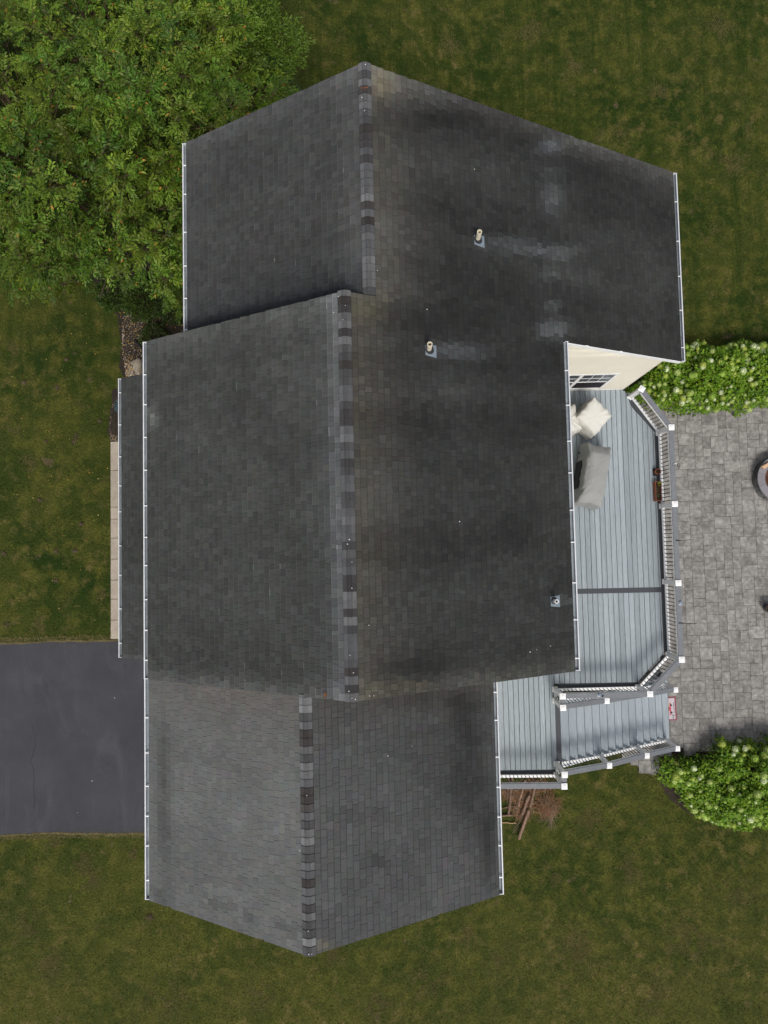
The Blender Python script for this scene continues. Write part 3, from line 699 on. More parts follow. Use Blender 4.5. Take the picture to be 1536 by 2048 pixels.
# posts
def post(x, y, z0=ZD, h=1.0, rz=0, base=True, cw=.079, zb=None):
    mb = MB(); zb = z0 if zb is None else zb; mb.box(-.054, .054, -.054, .054, zb - z0, h - .02); o = mb.build('post', M_vinyl, deck, loc=(x, y, z0), rz=rz)
    mb = MB(); mb.box(-cw, cw, -cw, cw, 0, .022); e = cw * .8; mb.poly([(-cw + .006, -cw + .006, .022), (cw - .006, -cw + .006, .022), (cw - .006, cw - .006, .022), (-cw + .006, cw - .006, .022), (0, 0, .045)], [(0, 1, 4), (1, 2, 4), (2, 3, 4), (3, 0, 4)])
    mb.build('post_cap', M_vinyl, o, loc=(0, 0, h - .02))
    if base: mb = MB(); mb.box(-.074, .074, -.074, .074, .0, .06); mb.build('post_skirt', M_vinyl, o)
    return o
bal_me = {}
def railing(p, q, zp_=ZD, zq=ZD, gap=.07, cap_z=.955, sp_=.108, tr=.086):
    p = np.array(p, float); q = np.array(q, float); L = np.linalg.norm(q - p); d = (q - p) / L; a = p + d * gap; b = q - d * gap
    z = lambda t: zp_ + (zq - zp_) * t; ta, tb = gap / L, 1 - gap / L
    mb = MB(); mb.beam((*a, z(ta) + cap_z), (*b, z(tb) + cap_z), .135, .025); r = mb.build('railing', M_cap, deck)
    mb = MB(); mb.beam((*a, z(ta) + cap_z - .05), (*b, z(tb) + cap_z - .05), .152, .05); mb.build('top_rail', M_vinyl, r)
    mb = MB(); mb.beam((*a, z(ta) + .1), (*b, z(tb) + .1), .07, .055); mb.build('bottom_rail', M_vinyl, r)
    n = max(2, int(round((L - 2 * gap) / sp_))); h = cap_z - .085 - .128
    if 'b' not in bal_me: q2 = MB(); q2.tube([(0, 0, 0), (0, 0, h)], .0115, 6); bal_me['b'] = q2.mesh('baluster', M_black)
    for k in range(n):
        t = ta + (tb - ta) * (k + .5) / n; c = p + (q - p) * t; link('baluster', bal_me['b'], r, loc=(c[0], c[1], z(t) + .127))
    return r
RI = .075
P1 = (6.70, 4.24); P2 = (7.50 - RI + .03, 3.17); P3 = (XE - RI + .03, 1.09); P4 = (XE - RI + .03, -1.03); P5 = (XE - RI + .03, -3.06); P6 = (6.58, -3.95); P7 = (4.27, -3.97)
for i, (x_, y_) in enumerate((P1, P2, P3, P4, P5, P6, P7)): post(x_, y_, rz=(-.62 if i == 0 else 0))
for a, b in ((P1, P2), (P2, P3), (P3, P4), (P4, P5), (P5, P6), (P6, P7)): railing(a, b)
Q1 = (4.25, -6.02); Q0 = (4.23, -6.32); S1 = (4.27, -4.27)
post(*Q1); post(*Q0); post(*S1); railing(Q0, (1.62, -6.30)); railing(P7, S1, gap=.06); railing(Q0, Q1, gap=.06)
# stairs
NT = 15; rise = (ZD - GZ - .05) / (NT + 1); run = .2725; X0 = XS + .13; YA, YB = -4.33, -6.15
st = MB(); 
for yy in (YA + .02, YB - .02):
    st.poly([(X0 - .02, yy - .02, ZD - .12), (X0 - .02, yy - .02, ZD - .35), (X0 + NT * run, yy - .02, GZ - .05), (X0 + NT * run + .02, yy - .02, GZ + rise - .12), (X0 - .02, yy + .02, ZD - .12), (X0 - .02, yy + .02, ZD - .35), (X0 + NT * run, yy + .02, GZ - .05), (X0 + NT * run + .02, yy + .02, GZ + rise - .12)],
            [(0, 1, 2, 3), (7, 6, 5, 4), (0, 3, 7, 4), (1, 0, 4, 5), (2, 1, 5, 6), (3, 2, 6, 7)])
stairs = st.build('stairs', M_vinyl, deck)
tm = MB(); tm.chbox(-run / 2 + .014, run / 2 - .003, YB, YA, -.025, 0, .004); tm.box(run / 2 - .003, run / 2 + .012, YB, YA, -.03, -.012, mi=1); tme = tm.mesh('tread', [M_tread, M_dark])  # thin dark front strip paints in the shade line at each nosing
rm = MB(); rm.box(-.008, .008, YB, YA, -rise + .001, -.027); rme = rm.mesh('riser', M_vinyl)
for k in range(1, NT + 1):
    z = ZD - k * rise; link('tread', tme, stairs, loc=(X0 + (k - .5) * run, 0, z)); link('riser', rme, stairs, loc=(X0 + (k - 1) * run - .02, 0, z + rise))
SA = (8.36, -4.52); SBot = -.5
def stair_z(x): return ZD - (x - X0) / run * rise - rise * .5
tS = [((S1[0], YA + .03), (5.95, YA - .02)), ((5.95, YA - .02), (8.36, -4.42))]
Q = [(4.25, -6.02), (5.72, -6.11), (7.10, -6.14), (8.33, -6.2)]
SR = [(4.27, -4.27), (5.72, -4.33), (8.36, -4.44)]
for L_ in (Q, SR):
    for i, (x_, y_) in enumerate(L_[1:]):
        zz = max(stair_z(x_), GZ + .05); post(x_, y_, zz, 1.02, base=False, zb=max(zz - .25, GZ) if x_ < 8 else GZ)
    for a, b in zip(L_[:-1], L_[1:]):
        za = ZD - .1 if a[0] < 4.5 else stair_z(a[0]); zb_ = max(stair_z(b[0]), GZ + .05); railing(a, b, za + .02, zb_ + .02, gap=.06)

# ------------------------------------------------------------------ covered furniture on the deck
def resample(P, n):
    P = np.array(P, float); Q = np.vstack([P, P[:1]]); L = np.cumsum(np.r_[0, np.linalg.norm(np.diff(Q, axis=0), axis=1)])
    t = np.linspace(0, L[-1], n, endpoint=False); return np.stack([np.interp(t, L, Q[:, 0]), np.interp(t, L, Q[:, 1])], 1)
def cover(mb, rings, n=120, fold=.02, seed=0, mi=lambda k, i: 0, smooth=2):
    """rings: list of (outline, z or z-function, fold weight)"""
    rg = random.Random(seed); ph = [(rg.randint(5, 17), rg.uniform(0, 6.3), rg.uniform(.3, 1)) for _ in range(6)]; b = len(mb.v); K = len(rings)
    for k_, (P, z, fw) in enumerate(rings):
        R = resample(P, n)
        for _ in range(smooth): R = (np.roll(R, 1, 0) + 2 * R + np.roll(R, -1, 0)) / 4
        c = R.mean(0); ln = np.linalg.norm(R - c, axis=1, keepdims=True)
        f = sum(a * np.sin(2 * np.pi * np.arange(n) / n * k + p) for k, p, a in ph)[:, None] / 2; f = np.where(f > 0, f ** .8 if False else f, f * .5)
        R = R + (R - c) / ln * f * fold * fw
        for i in range(n): zz = z(R[i]) if callable(z) else z; mb.v.append((R[i, 0], R[i, 1], zz + (float(f[i, 0]) * fold * fw * .9 if k_ > 1 else 0)))
    for k in range(K - 1):
        for i in range(n): mb.f.append((b + k * n + i, b + k * n + (i + 1) % n, b + (k + 1) * n + (i + 1) % n, b + (k + 1) * n + i)); mb.c.append(None); mb.m.append(mi(k, i / n))
    c = np.mean(mb.v[b + (K - 1) * n:b + K * n], 0); mb.v.append(tuple(c)); e = len(mb.v) - 1
    for i in range(n): mb.f.append((b + (K - 1) * n + i, b + (K - 1) * n + (i + 1) % n, e)); mb.c.append(None); mb.m.append(mi(K, i / n))
def rect(a, b, cx=0, cy=0): return [(cx + a, cy - b), (cx + a, cy + b), (cx - a, cy + b), (cx - a, cy - b)]
M_gcov = mat('grey_grill_cover', (.27, .275, .27), .75, mott=(.06, 3), fine=(.04, 60), bump=(.8, 2.0), bdist=.1, stretch=(1, 1, 1)); M_gblk = mat('black_cover_back', (.018, .016, .018), .8)
M_bcov = mat('beige_cover', (.57, .56, .515), .75, mott=(.04, 3), bump=(.5, 2.2), bdist=.1, stretch=(1.6, 1, 1))
# grill: long axis along local Y
p = px2w(1190, 948, ZD + 1.0)
gr = thing('covered_grill', 'barbecue grill under a grey fabric cover on the deck', 'grill', (p[0] + .02, p[1], ZD), -.20)
mb = MB(); mb.sm = True
body = [(.30, -.80), (.33, -.4), (.30, 0), (.33, .4), (.31, .80), (-.30, .80), (-.31, .4), (-.33, 0), (-.31, -.4), (-.30, -.80)]
sh = lambda q: .92 + (.0 if abs(q[1]) > .55 else .0)
cover(mb, [(rect(.34, .86), .10, 1.5), (rect(.335, .84), .5, 1.3), (rect(.325, .81), .80, 1.1), (rect(.31, .79), .90, .8), (rect(.29, .72), lambda q: .93 + .17 * max(0, 1 - max(0, abs(q[1]) - .45) / .2), .25),
           (rect(.28, .58), lambda q: 1.1 + .04 * (q[0] > -.2), .12), (rect(.25, .50), lambda q: 1.15, .05), (rect(.1, .3), lambda q: 1.17, 0)], fold=.03, seed=4)
mb.build('cover', M_gcov, gr)
mb = MB(); mb.chbox(-.365, -.28, -.42, .36, .12, .72, .04); mb.build('black_back_panel', M_gblk, gr)
mb = MB()
for a in (-.6, .6):
    for b in (-.22, .22): mb.tube([(b, a, .0), (b, a, .12)], .03, 8)
mb.build('caster', M_gblk, gr)
for a, b in ((-.42, -.62), (-.40, .56)):
    mb = MB(); mb.tube([(a, b, .55), (a - .03, b + .02, .5), (a - .02, b + .05, .44)], .015, 6); mb.build('tie_strap', M_gblk, gr)
# beige covers
def bcover(u, v, label, rot, a, b, seed, h=1.0):
    p = px2w(u, v, ZD + .9); o = thing('covered_furniture', label, 'furniture cover', (p[0], p[1], ZD), rot, 'beige furniture covers')
    mb = MB(); mb.sm = True
    tz = lambda q: h - .12 * (q[0] / a) + .05 * (q[1] / b)
    cover(mb, [(rect(a * 1.05, b * 1.06), .05, 1.2), (rect(a * 1.05, b * 1.05), .35, 1.4), (rect(a * 1.0, b * 1.0), .7, 1.0), (rect(a * .96, b * .96), lambda q: tz(q) - .05, .7), (rect(a * .85, b * .85), lambda q: tz(q) - .004, .6),
               (rect(a * .5, b * .5), lambda q: tz(q) + .012, .35), (rect(a * .2, b * .2), lambda q: tz(q) + .016, 0)], fold=.034, seed=seed, smooth=3)
    mb.build('cover', M_bcov, o); return o, tz
o, tz = bcover(1188, 833, 'beige fabric cover with a peaked corner over stacked chairs beside the window', -.72, .37, .36, 8)
mb = MB(); mb.sm = True; mb.tube([(-.28, .26, .9), (-.31, .3, 1.06), (-.33, .33, 1.14)], [.12, .07, .02], 10); mb.build('peak', M_bcov, o)
mb = MB(); mb.tube([(.36, -.1, .3), (.42, -.12, .2), (.4, -.16, .05), (.47, -.2, .02)], .01, 6); mb.build('drawstring', M_gblk, o)
bcover(1136, 838, 'beige furniture cover half hidden under the gutter', .25, .33, .36, 19, .95)

# pots on the deck
M_terra = mat('terracotta', (.26, .09, .05), .8, mott=(.15, 6)); M_soil = mat('potting_soil', (.05, .03, .02), 1, fine=(.4, 40), bump=(.8, 50)); M_tray = mat('black_tray', (.02, .02, .022), .6)
p = px2w(1314, 943.5, ZD + .1); o = thing('plant_pot', 'round terracotta pot of soil on a square black tray', 'plant pot', (p[0], p[1], ZD))
mb = MB(); mb.chbox(-.088, .088, -.105, .105, 0, .03, .006); mb.build('tray', M_tray, o)
mb = MB(); mb.lathe([(.055, .03), (.078, .15), (.084, .15), (.084, .19), (.066, .19), (.064, .16)], n=28); mb.build('pot', M_terra, o)
mb = MB(); mb.lathe([(.07, .155), (.0, .16)], n=20); mb.build('soil', M_soil, o)
p = px2w(1317, 982, ZD + .2); o = thing('planter_box', 'long terracotta planter box with small yellow green seedlings', 'planter', (p[0], p[1], ZD + .01))
mb = MB(); a, b = .085, .275
for x0_, x1_, y0_, y1_ in ((-a, a, -b, -b + .015), (-a, a, b - .015, b), (-a, -a + .015, -b + .015, b - .015), (a - .015, a, -b + .015, b - .015)): mb.box(x0_, x1_, y0_, y1_, 0, .2)
mb.box(-a + .01, a - .01, -b + .01, b - .01, .0, .02); mb.build('box', M_terra, o)
mb = MB(); mb.box(-a + .014, a - .014, -b + .014, b - .014, .02, .165); mb.build('soil', M_soil, o)
def leaf_plant(par, x, y, z, n, r, col, name='plant', ln=.05):
    V, F, C = [], [], []
    for i in range(n):
        a = RNG.uniform(0, 6.3); el = RNG.uniform(.1, 1.2); rr = RNG.uniform(.1, 1) * r; d = np.array([math.cos(a) * math.cos(el), math.sin(a) * math.cos(el), math.sin(el)]); bpt = np.array([x, y, z]) + d * rr
        sd = np.array([-math.sin(a), math.cos(a), 0]); L2 = ln * RNG.uniform(.7, 1.3); k = len(V)
        V += [bpt, bpt + d * L2 * .5 + sd * L2 * .28, bpt + d * L2 - np.array([0, 0, .3 * L2]), bpt + d * L2 * .5 - sd * L2 * .28]; F.append((k, k + 1, k + 2, k + 3)); c = np.array(col) * RNG.uniform(.6, 1.3); C += [c] * 4
    return link(name, npmesh(name, V, F, M_leaf, np.array(C)), par)
leaf_plant(o, .035, .2, .17, 26, .06, (.35, .38, .04)); leaf_plant(o, -.01, -.13, .17, 22, .05, (.12, .2, .08), ln=.035); leaf_plant(o, -.02, .02, .17, 9, .05, (.1, .14, .05), ln=.03)

# hooks and ornaments on the rail
def hook(u, v, dirn, label):
    p = px2w(u, v, ZD + .97); o = thing('plant_hook', label, 'hook', (p[0], p[1], ZD + .97), math.atan2(dirn[1], dirn[0]), 'black plant hooks on the rail')
    mb = MB(); mb.beam((-.075, 0, .008), (.075, 0, .008), .022, .012); mb.build('clamp', M_black, o)
    mb = MB(); mb.tube([(.07, 0, .01), (.2, .0, .06), (.32, .01, .05), (.37, .015, .08)], .006, 6); mb.build('arm', M_black, o)
    mb = MB(); mb.tube([(-.1, 0, -.1), (-.1, 0, -.2)], .012, 6); mb.build('screw_knob', M_black, o)
hook(1357, 1081, (1, .03), 'black metal plant hook clamped on the long rail above the middle post')
hook(1363, 1246.5, (1, -.05), 'black metal plant hook clamped on the long rail near its lower corner')
p = px2w(1350, 930.5, ZD + 1.0); o = thing('wire_ornament', 'wire ring ornament with a small black ball on the rail', 'ornament', (p[0], p[1], ZD + .98))
mb = MB(); mb.tube([(.05 * math.cos(a), .045 * math.sin(a), .02) for a in np.linspace(0, 5.6, 14)], .005, 5); mb.build('ring', mat('silver_wire', (.5, .5, .48), .3, metal=.8), o)
mb = MB(); mb.tube([(.1 + .035 * math.cos(a), .0 + .035 * math.sin(a), .03) for a in np.linspace(.5, 6.2, 12)], .007, 5); mb.build('black_loop', M_black, o)
M_orn = mat('blue_glass', (.2, .24, .3), .3, fine=(.7, 35))
def orn(u, v, label, z=ZD + 1.0, r=.055):
    p = px2w(u, v, z); o = thing('solar_light', label, 'rail light', (p[0], p[1], z - .03)); mb = MB(); mb.lathe([(r, 0), (r, .03), (r * .7, .05), (0, .055)], n=18); mb.build('lamp', M_orn, o)
    mb = MB(); mb.lathe([(r * 1.1, -.02), (r * 1.1, .01), (r * .98, .01)], n=18); mb.build('rim', M_vinyl, o); return o
orn(1362, 1206, 'round speckled blue grey light on the long right hand rail'); o = orn(1199.5, 1390.5, 'speckled light with a black clip on the rail above the stairs')
mb = MB(); mb.tube([(.04, -.03, .0), (.075, -.03, .02), (.1, -.02, .0)], .018, 6); mb.build('clip', M_black, o)

# ------------------------------------------------------------------ door mat
p = (px2w(1326, 1393, GZ) + px2w(1352, 1440, GZ)) / 2
mt = thing('door_mat', 'pink bordered welcome mat with a red truck at the foot of the stairs', 'door mat', (p[0] - .03, p[1], GZ + .056), .02)
mw, mh = .225, .375
mb = MB(); mb.chbox(-mw, mw, -mh, mh, 0, .010, .003); mb.build('mat_border', mat('mat_red', (.27, .07, .09), .9, fine=(.2, 60)), mt)
mb = MB(); mb.box(-mw + .025, mw - .035, -mh + .03, mh - .03, .010, .0125); mb.build('mat_edge_line', mat('mat_maroon', (.08, .02, .035), .9), mt)
mb = MB(); mb.box(-mw + .035, mw - .045, -mh + .04, mh - .04, .0125, .014); mb.build('mat_field', mat('mat_pale', (.5, .44, .47), .9, mott=(.1, 12)), mt)
def textmesh(body, size, mtl, par, loc, rz, name):
    c = bpy.data.curves.new('tmp', 'FONT'); c.body = body; c.size = size; c.align_x = 'CENTER'; c.align_y = 'CENTER'; c.extrude = .0006; c.offset = .0008
    t = bpy.data.objects.new('tmp', c); COL.objects.link(t); dg = bpy.context.evaluated_depsgraph_get(); me = bpy.data.meshes.new_from_object(t.evaluated_get(dg)); bpy.data.objects.remove(t)
    me.materials.clear(); me.materials.append(mtl); me.name = name; return link(name, me, par, loc=loc, rz=rz)
M_ink = mat('mat_ink', (.03, .03, .05), .9)
textmesh('WELCOME', .082, M_ink, mt, (-.145, .0, .0152), math.pi / 2, 'lettering')
textmesh('To Our Home', .058, M_ink, mt, (.145, .03, .0152), math.pi / 2, 'lettering')
M_tr = mat('mat_truck', (.42, .09, .1), .9, mott=(.3, 14)); M_tr2 = mat('mat_yellow', (.6, .5, .25), .9, mott=(.2, 20)); M_fl = mat('mat_foliage', (.06, .1, .1), .9, fine=(.5, 60))
q = MB()      # truck seen from the side, drawn reading upwards: local +Y = truck's left-to-right
tr = [(-.20, 0), (-.20, .05), (-.07, .05), (-.055, .11), (.04, .11), (.06, .05), (.17, .045), (.19, .0)]
q.face([(.055 - b, a, .0148) for a, b in tr][::1]); q.build('truck_print', M_tr, mt)
for k, a in enumerate((-.12, .11)):
    q = MB(); q.lathe([(.032, .0155), (.0, .0156)], c=(.06, a, 0), n=16); q.build('wheel_print', M_ink, mt)
q = MB(); q.lathe([(.03, .0150), (0, .0151)], c=(-.02, .14, 0), n=14); q.lathe([(.024, .01505), (0, .0152)], c=(-.035, .1, 0), n=14); q.build('flower_print', M_tr2, mt)
q = MB()
for i in range(26):
    a = random.uniform(0, 6.3); x_, y_ = .11 + random.uniform(-.03, .05), -.25 + random.uniform(-.06, .07); d = random.uniform(.012, .022)
    q.face([(x_ + d * math.cos(a + k) * r_, y_ + d * math.sin(a + k) * r_, .0149 + i * .00002) for k, r_ in ((0, 1), (1.57, .35), (3.14, 1), (4.71, .35))])
q.build('foliage_print', M_fl, mt)

# ------------------------------------------------------------------ folded tarp below the corner railing
p = px2w(1311, 1365, GZ + .25); o = thing('folded_tarp', 'crumpled white and grey tarp below the corner railing', 'tarp', (p[0], p[1], GZ + .045), .5)
mb = MB(); mb.sm = True; cover(mb, [(rect(.36, .2), 0, 2), (rect(.34, .19), .12, 2.5), (rect(.25, .14), .24, 2), (rect(.1, .06), .3, 1)], n=40, fold=.035, seed=3); mb.build('fabric', mat('tarp', (.5, .53, .55), .6, mott=(.3, 5)), o)
mb = MB(); mb.tube([(.15, .14, .28), (.3, .2, .25)], [.05, .03], 8); mb.build('black_handle', M_black, o)

# ------------------------------------------------------------------ fire pit
pc = px2w(1562, 957, GZ + .42); FX, FY = pc[0], pc[1]
fp = thing('fire_pit', 'round stone fire pit with a pale cap ring and copper bowl', 'fire pit', (FX, FY, GZ + .04))
M_fs = mat('pit_stone', (.13, .13, .13), .9, fine=(.25, 12), mott=(.3, 4), bump=(.8, 12), rnd=.4); M_fc = mat('pit_cap', (.2, .19, .205), .8, fine=(.1, 50), mott=(.06, 3), rnd=.08); M_cu = mat('copper_bowl', (.12, .055, .035), .45, metal=.5, mott=(.4, 5))
R0 = .73
def arcblock(par, r0, r1, z0, z1, a0, a1, mt, name, n=4, jit=0):
    mb = MB(); A = np.linspace(a0, a1, n + 1); vs = []
    for a in A:
        for r, z in ((r0, z0), (r1, z0), (r1, z1), (r0, z1)): rr = r + random.uniform(-jit, jit); vs.append((rr * math.cos(a), rr * math.sin(a), z))
    fs = []
    for i in range(n):
        for k in range(4): k2 = (k + 1) % 4; fs.append((i * 4 + k, i * 4 + k2, (i + 1) * 4 + k2, (i + 1) * 4 + k))
    fs += [(3, 2, 1, 0), (n * 4, n * 4 + 1, n * 4 + 2, n * 4 + 3)]; mb.poly(vs, fs); return mb.build(name, mt, par)
for c in range(3):
    a = random.uniform(0, 1); e = a + 2 * math.pi
    while a < e - .12:
        d = min(random.uniform(.22, .42), e - a); z0 = .115 * c; rj = random.uniform(-.012, .012); arcblock(fp, R0 - .22, R0 + rj + .015, z0 + .004, z0 + .111, a + .007, a + d - .007, M_fs, 'stone', 3, .004); a += d
for k in range(10):
    a = .35 + k * 2 * math.pi / 10; arcblock(fp, R0 - .215, R0 + .02, .35, .40, a + .004, a + 2 * math.pi / 10 - .004, M_fc, 'cap_stone', 5)
mb = MB(); mb.sm = True; mb.lathe([(R0 - .21, .38), (R0 - .26, .392), (R0 - .29, .36), (R0 - .33, .30), (R0 - .38, .29), (R0 - .42, .2), (.15, .1), (0, .09)], n=48); mb.build('bowl', M_cu, fp)
p = px2w(1531, 931, GZ + .5); o = thing('wood_block', 'pale split wood block lying on the fire pit rim', 'wood block', (p[0] + .02, p[1], GZ + .442), .5)
mb = MB(); mb.chbox(-.14, .14, -.055, .055, 0, .09, .015); mb.build('block', mat('pale_wood', (.55, .36, .22), .8, fine=(.15, 40)), o)

# black planter at the right edge of the frame
p = px2w(1541, 1217, GZ + .3); o = thing('black_planter', 'round black pot with a trailing green plant at the patio edge', 'planter', (p[0], p[1], GZ + .05))
mb = MB(); mb.lathe([(.12, 0), (.19, .3), (.21, .33), (.18, .34), (.165, .28)], n=32); mb.build('pot', mat('black_glazed', (.012, .013, .022), .35), o)
mb = MB(); mb.lathe([(.168, .29), (0, .3)], n=24); mb.build('soil', M_soil, o); leaf_plant(o, .02, -.17, .28, 60, .14, (.06, .12, .03), ln=.07)

# ------------------------------------------------------------------ logs and brush
logs = [((1025, 1545), (1017, 1630), .045, 'straight thick log lying nearest the gutter, end pointing down'), ((1018, 1540), (1015, 1598), .025, 'short thin log beside the thickest log near the gutter'),
        ((1058, 1590), (1043, 1628), .05, 'dark red log in the middle of the pile'), ((1072, 1560), (1060, 1613), .05, 'thick pale brown log in the right of the pile'),
        ((1057, 1620), (1038, 1677), .052, 'longest log with a pale sawn end, tip of the pile'), ((1050, 1560), (1036, 1612), .035, 'crooked log between the two thick logs'),
        ((1002, 1631), (1024, 1630), .03, 'short log lying level under the gutter'), ((1002, 1645), (1032, 1646), .016, 'thin freshly split yellow stick'), ((1003, 1617), (1042, 1610), .018, 'thin grey stick lying across the pile'),
        ((1046, 1556), (1050, 1572), .02, 'short stick poking out below the rail')]
for i, (a, b, r, lab) in enumerate(logs):
    dz = .05 + (.07 if i in (2, 4) else 0); A = px2g(*a, dz); B = px2g(*b, dz); A[2] += r * .5; B[2] += r * .5
    n = 9; P = [A + (B - A) * t + np.array([random.uniform(-.012, .012), random.uniform(-.01, .01), random.uniform(-.006, .006)]) for t in np.linspace(0, 1, n)]; o0 = A.copy(); P = [q - o0 for q in P]
    o = thing('log', lab, 'log', tuple(o0), 0, 'old logs piled below the deck'); mb = MB(); mb.sm = True; mb.tube(P, [r * random.uniform(.88, 1.1) for _ in range(n)], 9, jit=.08, cap=False)
    mb.build('bark', M_logend if i == 7 else M_rot, o)
    mb = MB(); e = P[-1] - P[-2]; e /= np.linalg.norm(e); mb.tube([P[-1] - e * .01, P[-1] + e * .004], r * .9, 9); mb.tube([P[0], P[0] + e * .01], r * .9, 9); mb.build('cut_end', M_logend if i in (4, 0, 7) else M_rot, o)
def brush(name, cu, cv, ru, rv, n, label, h=.22, col=((.3, .13, .06), (.32, .18, .1), (.16, .09, .05), (.3, .24, .16))):
    mb = MB(); c = px2g(cu, cv)
    for i in range(n):
        a = random.uniform(0, 6.3); r = random.random() ** .6; P = px2g(cu + ru * r * math.cos(a), cv + rv * r * math.sin(a)); P[2] += random.uniform(.02, h * (1 - r * .6)); d = random.uniform(0, 6.3); L = random.uniform(.08, .4); cc = np.array(random.choice(col)) * random.uniform(.6, 1.2); cr = random.uniform(-4, 4); pts = [P]
        for k in range(3): d += cr * .3; pts.append(pts[-1] + np.array([math.cos(d), math.sin(d), random.uniform(-.25, .15)]) * L / 3)
        mb.tube(pts, [.006, .005, .004, .002], 4, tuple(cc), cap=False)
    return mb.build(name, M_attr, kind='stuff', label=label, cat='brush')
brush('dead_brush', 1094, 1612, 21, 20, 620, 'tangled orange brown dead twigs right of the logs'); brush('dead_brush', 1044, 1606, 24, 34, 620, 'reddish bark scraps and twigs among the logs', .12)
brush('dead_brush', 1030, 1585, 30, 10, 420, 'rusty dry needles on the ground under the deck rail', .06); brush('dead_brush', 1070, 1572, 36, 12, 500, 'brown dry brush beneath the lower deck corner', .1)
mb = MB(); brs = [MB(), MB()]
for i in range(26):
    mb = brs[0 if i < 9 else 1]; a = px2g(random.uniform(1032, 1050), random.uniform(1642, 1652)) if i < 9 else px2g(random.uniform(1096, 1108), random.uniform(1628, 1636)); d = random.uniform(3.6, 4.4) if i < 9 else random.uniform(3.5, 5.2); P = [a + np.array([0, 0, .04])]
    for k in range(6): d += random.uniform(-.2, .2); P.append(P[-1] + np.array([math.cos(d), math.sin(d), 0]) * random.uniform(.05, .1))
    mb.tube(P, [.007, .006, .006, .005, .004, .003, .002], 4, tuple(np.array((.2, .17, .11)) * random.uniform(.6, 1.2)), cap=False)
brs[0].build('dead_branch', M_attr, label='thin bare grey twigs spreading left of the longest log tip', cat='branches', kind='stuff'); brs[1].build('dead_branch', M_attr, label='thin bare twigs trailing from the dead brush onto the grass', cat='branches', kind='stuff')

# ------------------------------------------------------------------ bed items
p = px2g(276, 733, .1); o = thing('rock', 'pale pointed rock standing in the gravel strip', 'rock', (p[0], p[1], 1.98))
bm = bmesh.new(); bmesh.ops.create_icosphere(bm, subdivisions=3, radius=1)
for v in bm.verts:
    k = 1 + .25 * (fnoise(v.co.x + 5, v.co.y + v.co.z, 1.4, 3) - .5) * 2; v.co *= k; t = (v.co.y + 1.2) / 2.4; v.co.x *= .16 * (.45 + .75 * t); v.co.y = v.co.y * .26; v.co.z = v.co.z * .16 + .1
me = bpy.data.meshes.new('stone'); bm.to_mesh(me); bm.free(); me.materials.append(mat('pale_rock', (.33, .28, .22), .9, fine=(.2, 12), mott=(.2, 3), bump=(.6, 14))); link('stone', me, o)
p = px2g(311.5, 621, .1); o = thing('stone_ball', 'small round pale stone ornament under the tree edge', 'ornament', (p[0], p[1], 2.0))
mb = MB(); mb.sm = True; mb.lathe([(.0, 0), (.05, .01), (.068, .06), (.05, .11), (.018, .125), (.0, .125)], n=20); mb.build('ball', mat('ball_stone', (.5, .46, .4), .8, fine=(.1, 30)), o)
p = px2g(291.5, 656, .1); o = thing('red_stone', 'small dull red stone in the mulch bed', 'stone', (p[0], p[1], 2.0)); mb = MB(); mb.sm = True; mb.lathe([(0, 0), (.06, .01), (.07, .05), (.04, .09), (0, .1)], n=12); mb.build('stone', mat('red_rock', (.28, .09, .08), .85, fine=(.2, 20)), o)
p = px2g(276, 690, .1); o = thing('drain_pipe', 'black corrugated drain pipe lying in the gravel by the gutter corner', 'pipe', (p[0], p[1], 2.06)); mb = MB(); P = [(-.12 + .05 * i, .17 - .055 * i, 0) for i in range(9)]; mb.tube(P, [.04, .034] * 4 + [.04], 10); mb.build('pipe', M_black, o)

# ------------------------------------------------------------------ vegetation
def leaves_mesh(name, O, D, Nn, ln, wd, col, par, fold=.25, **kw):
    """O base, D dir, Nn approx normal, arrays; diamond leaves folded on the midrib"""
    D = D / np.linalg.norm(D, axis=1, keepdims=True); Sx = np.cross(D, Nn); Sx /= (np.linalg.norm(Sx, axis=1, keepdims=True) + 1e-9); Up = np.cross(Sx, D); ln = ln[:, None]; wd = wd[:, None]
    M = O + D * ln * .48; A = M + Sx * wd / 2 + Up * wd * fold; B = M - Sx * wd / 2 + Up * wd * fold; T = O + D * ln
    V = np.stack([O, A, T, B], 1).reshape(-1, 3); n = len(O); i = np.arange(n)[:, None] * 4; F = np.concatenate([i + [0, 1, 2], i + [0, 2, 3]], 1).reshape(-1, 3)
    C = np.repeat(col, 4, 0); return link(name, npmesh(name, V, F, M_leaf, C, 3), par, **kw)
def unit(a): return a / (np.linalg.norm(a, axis=-1, keepdims=True) + 1e-9)

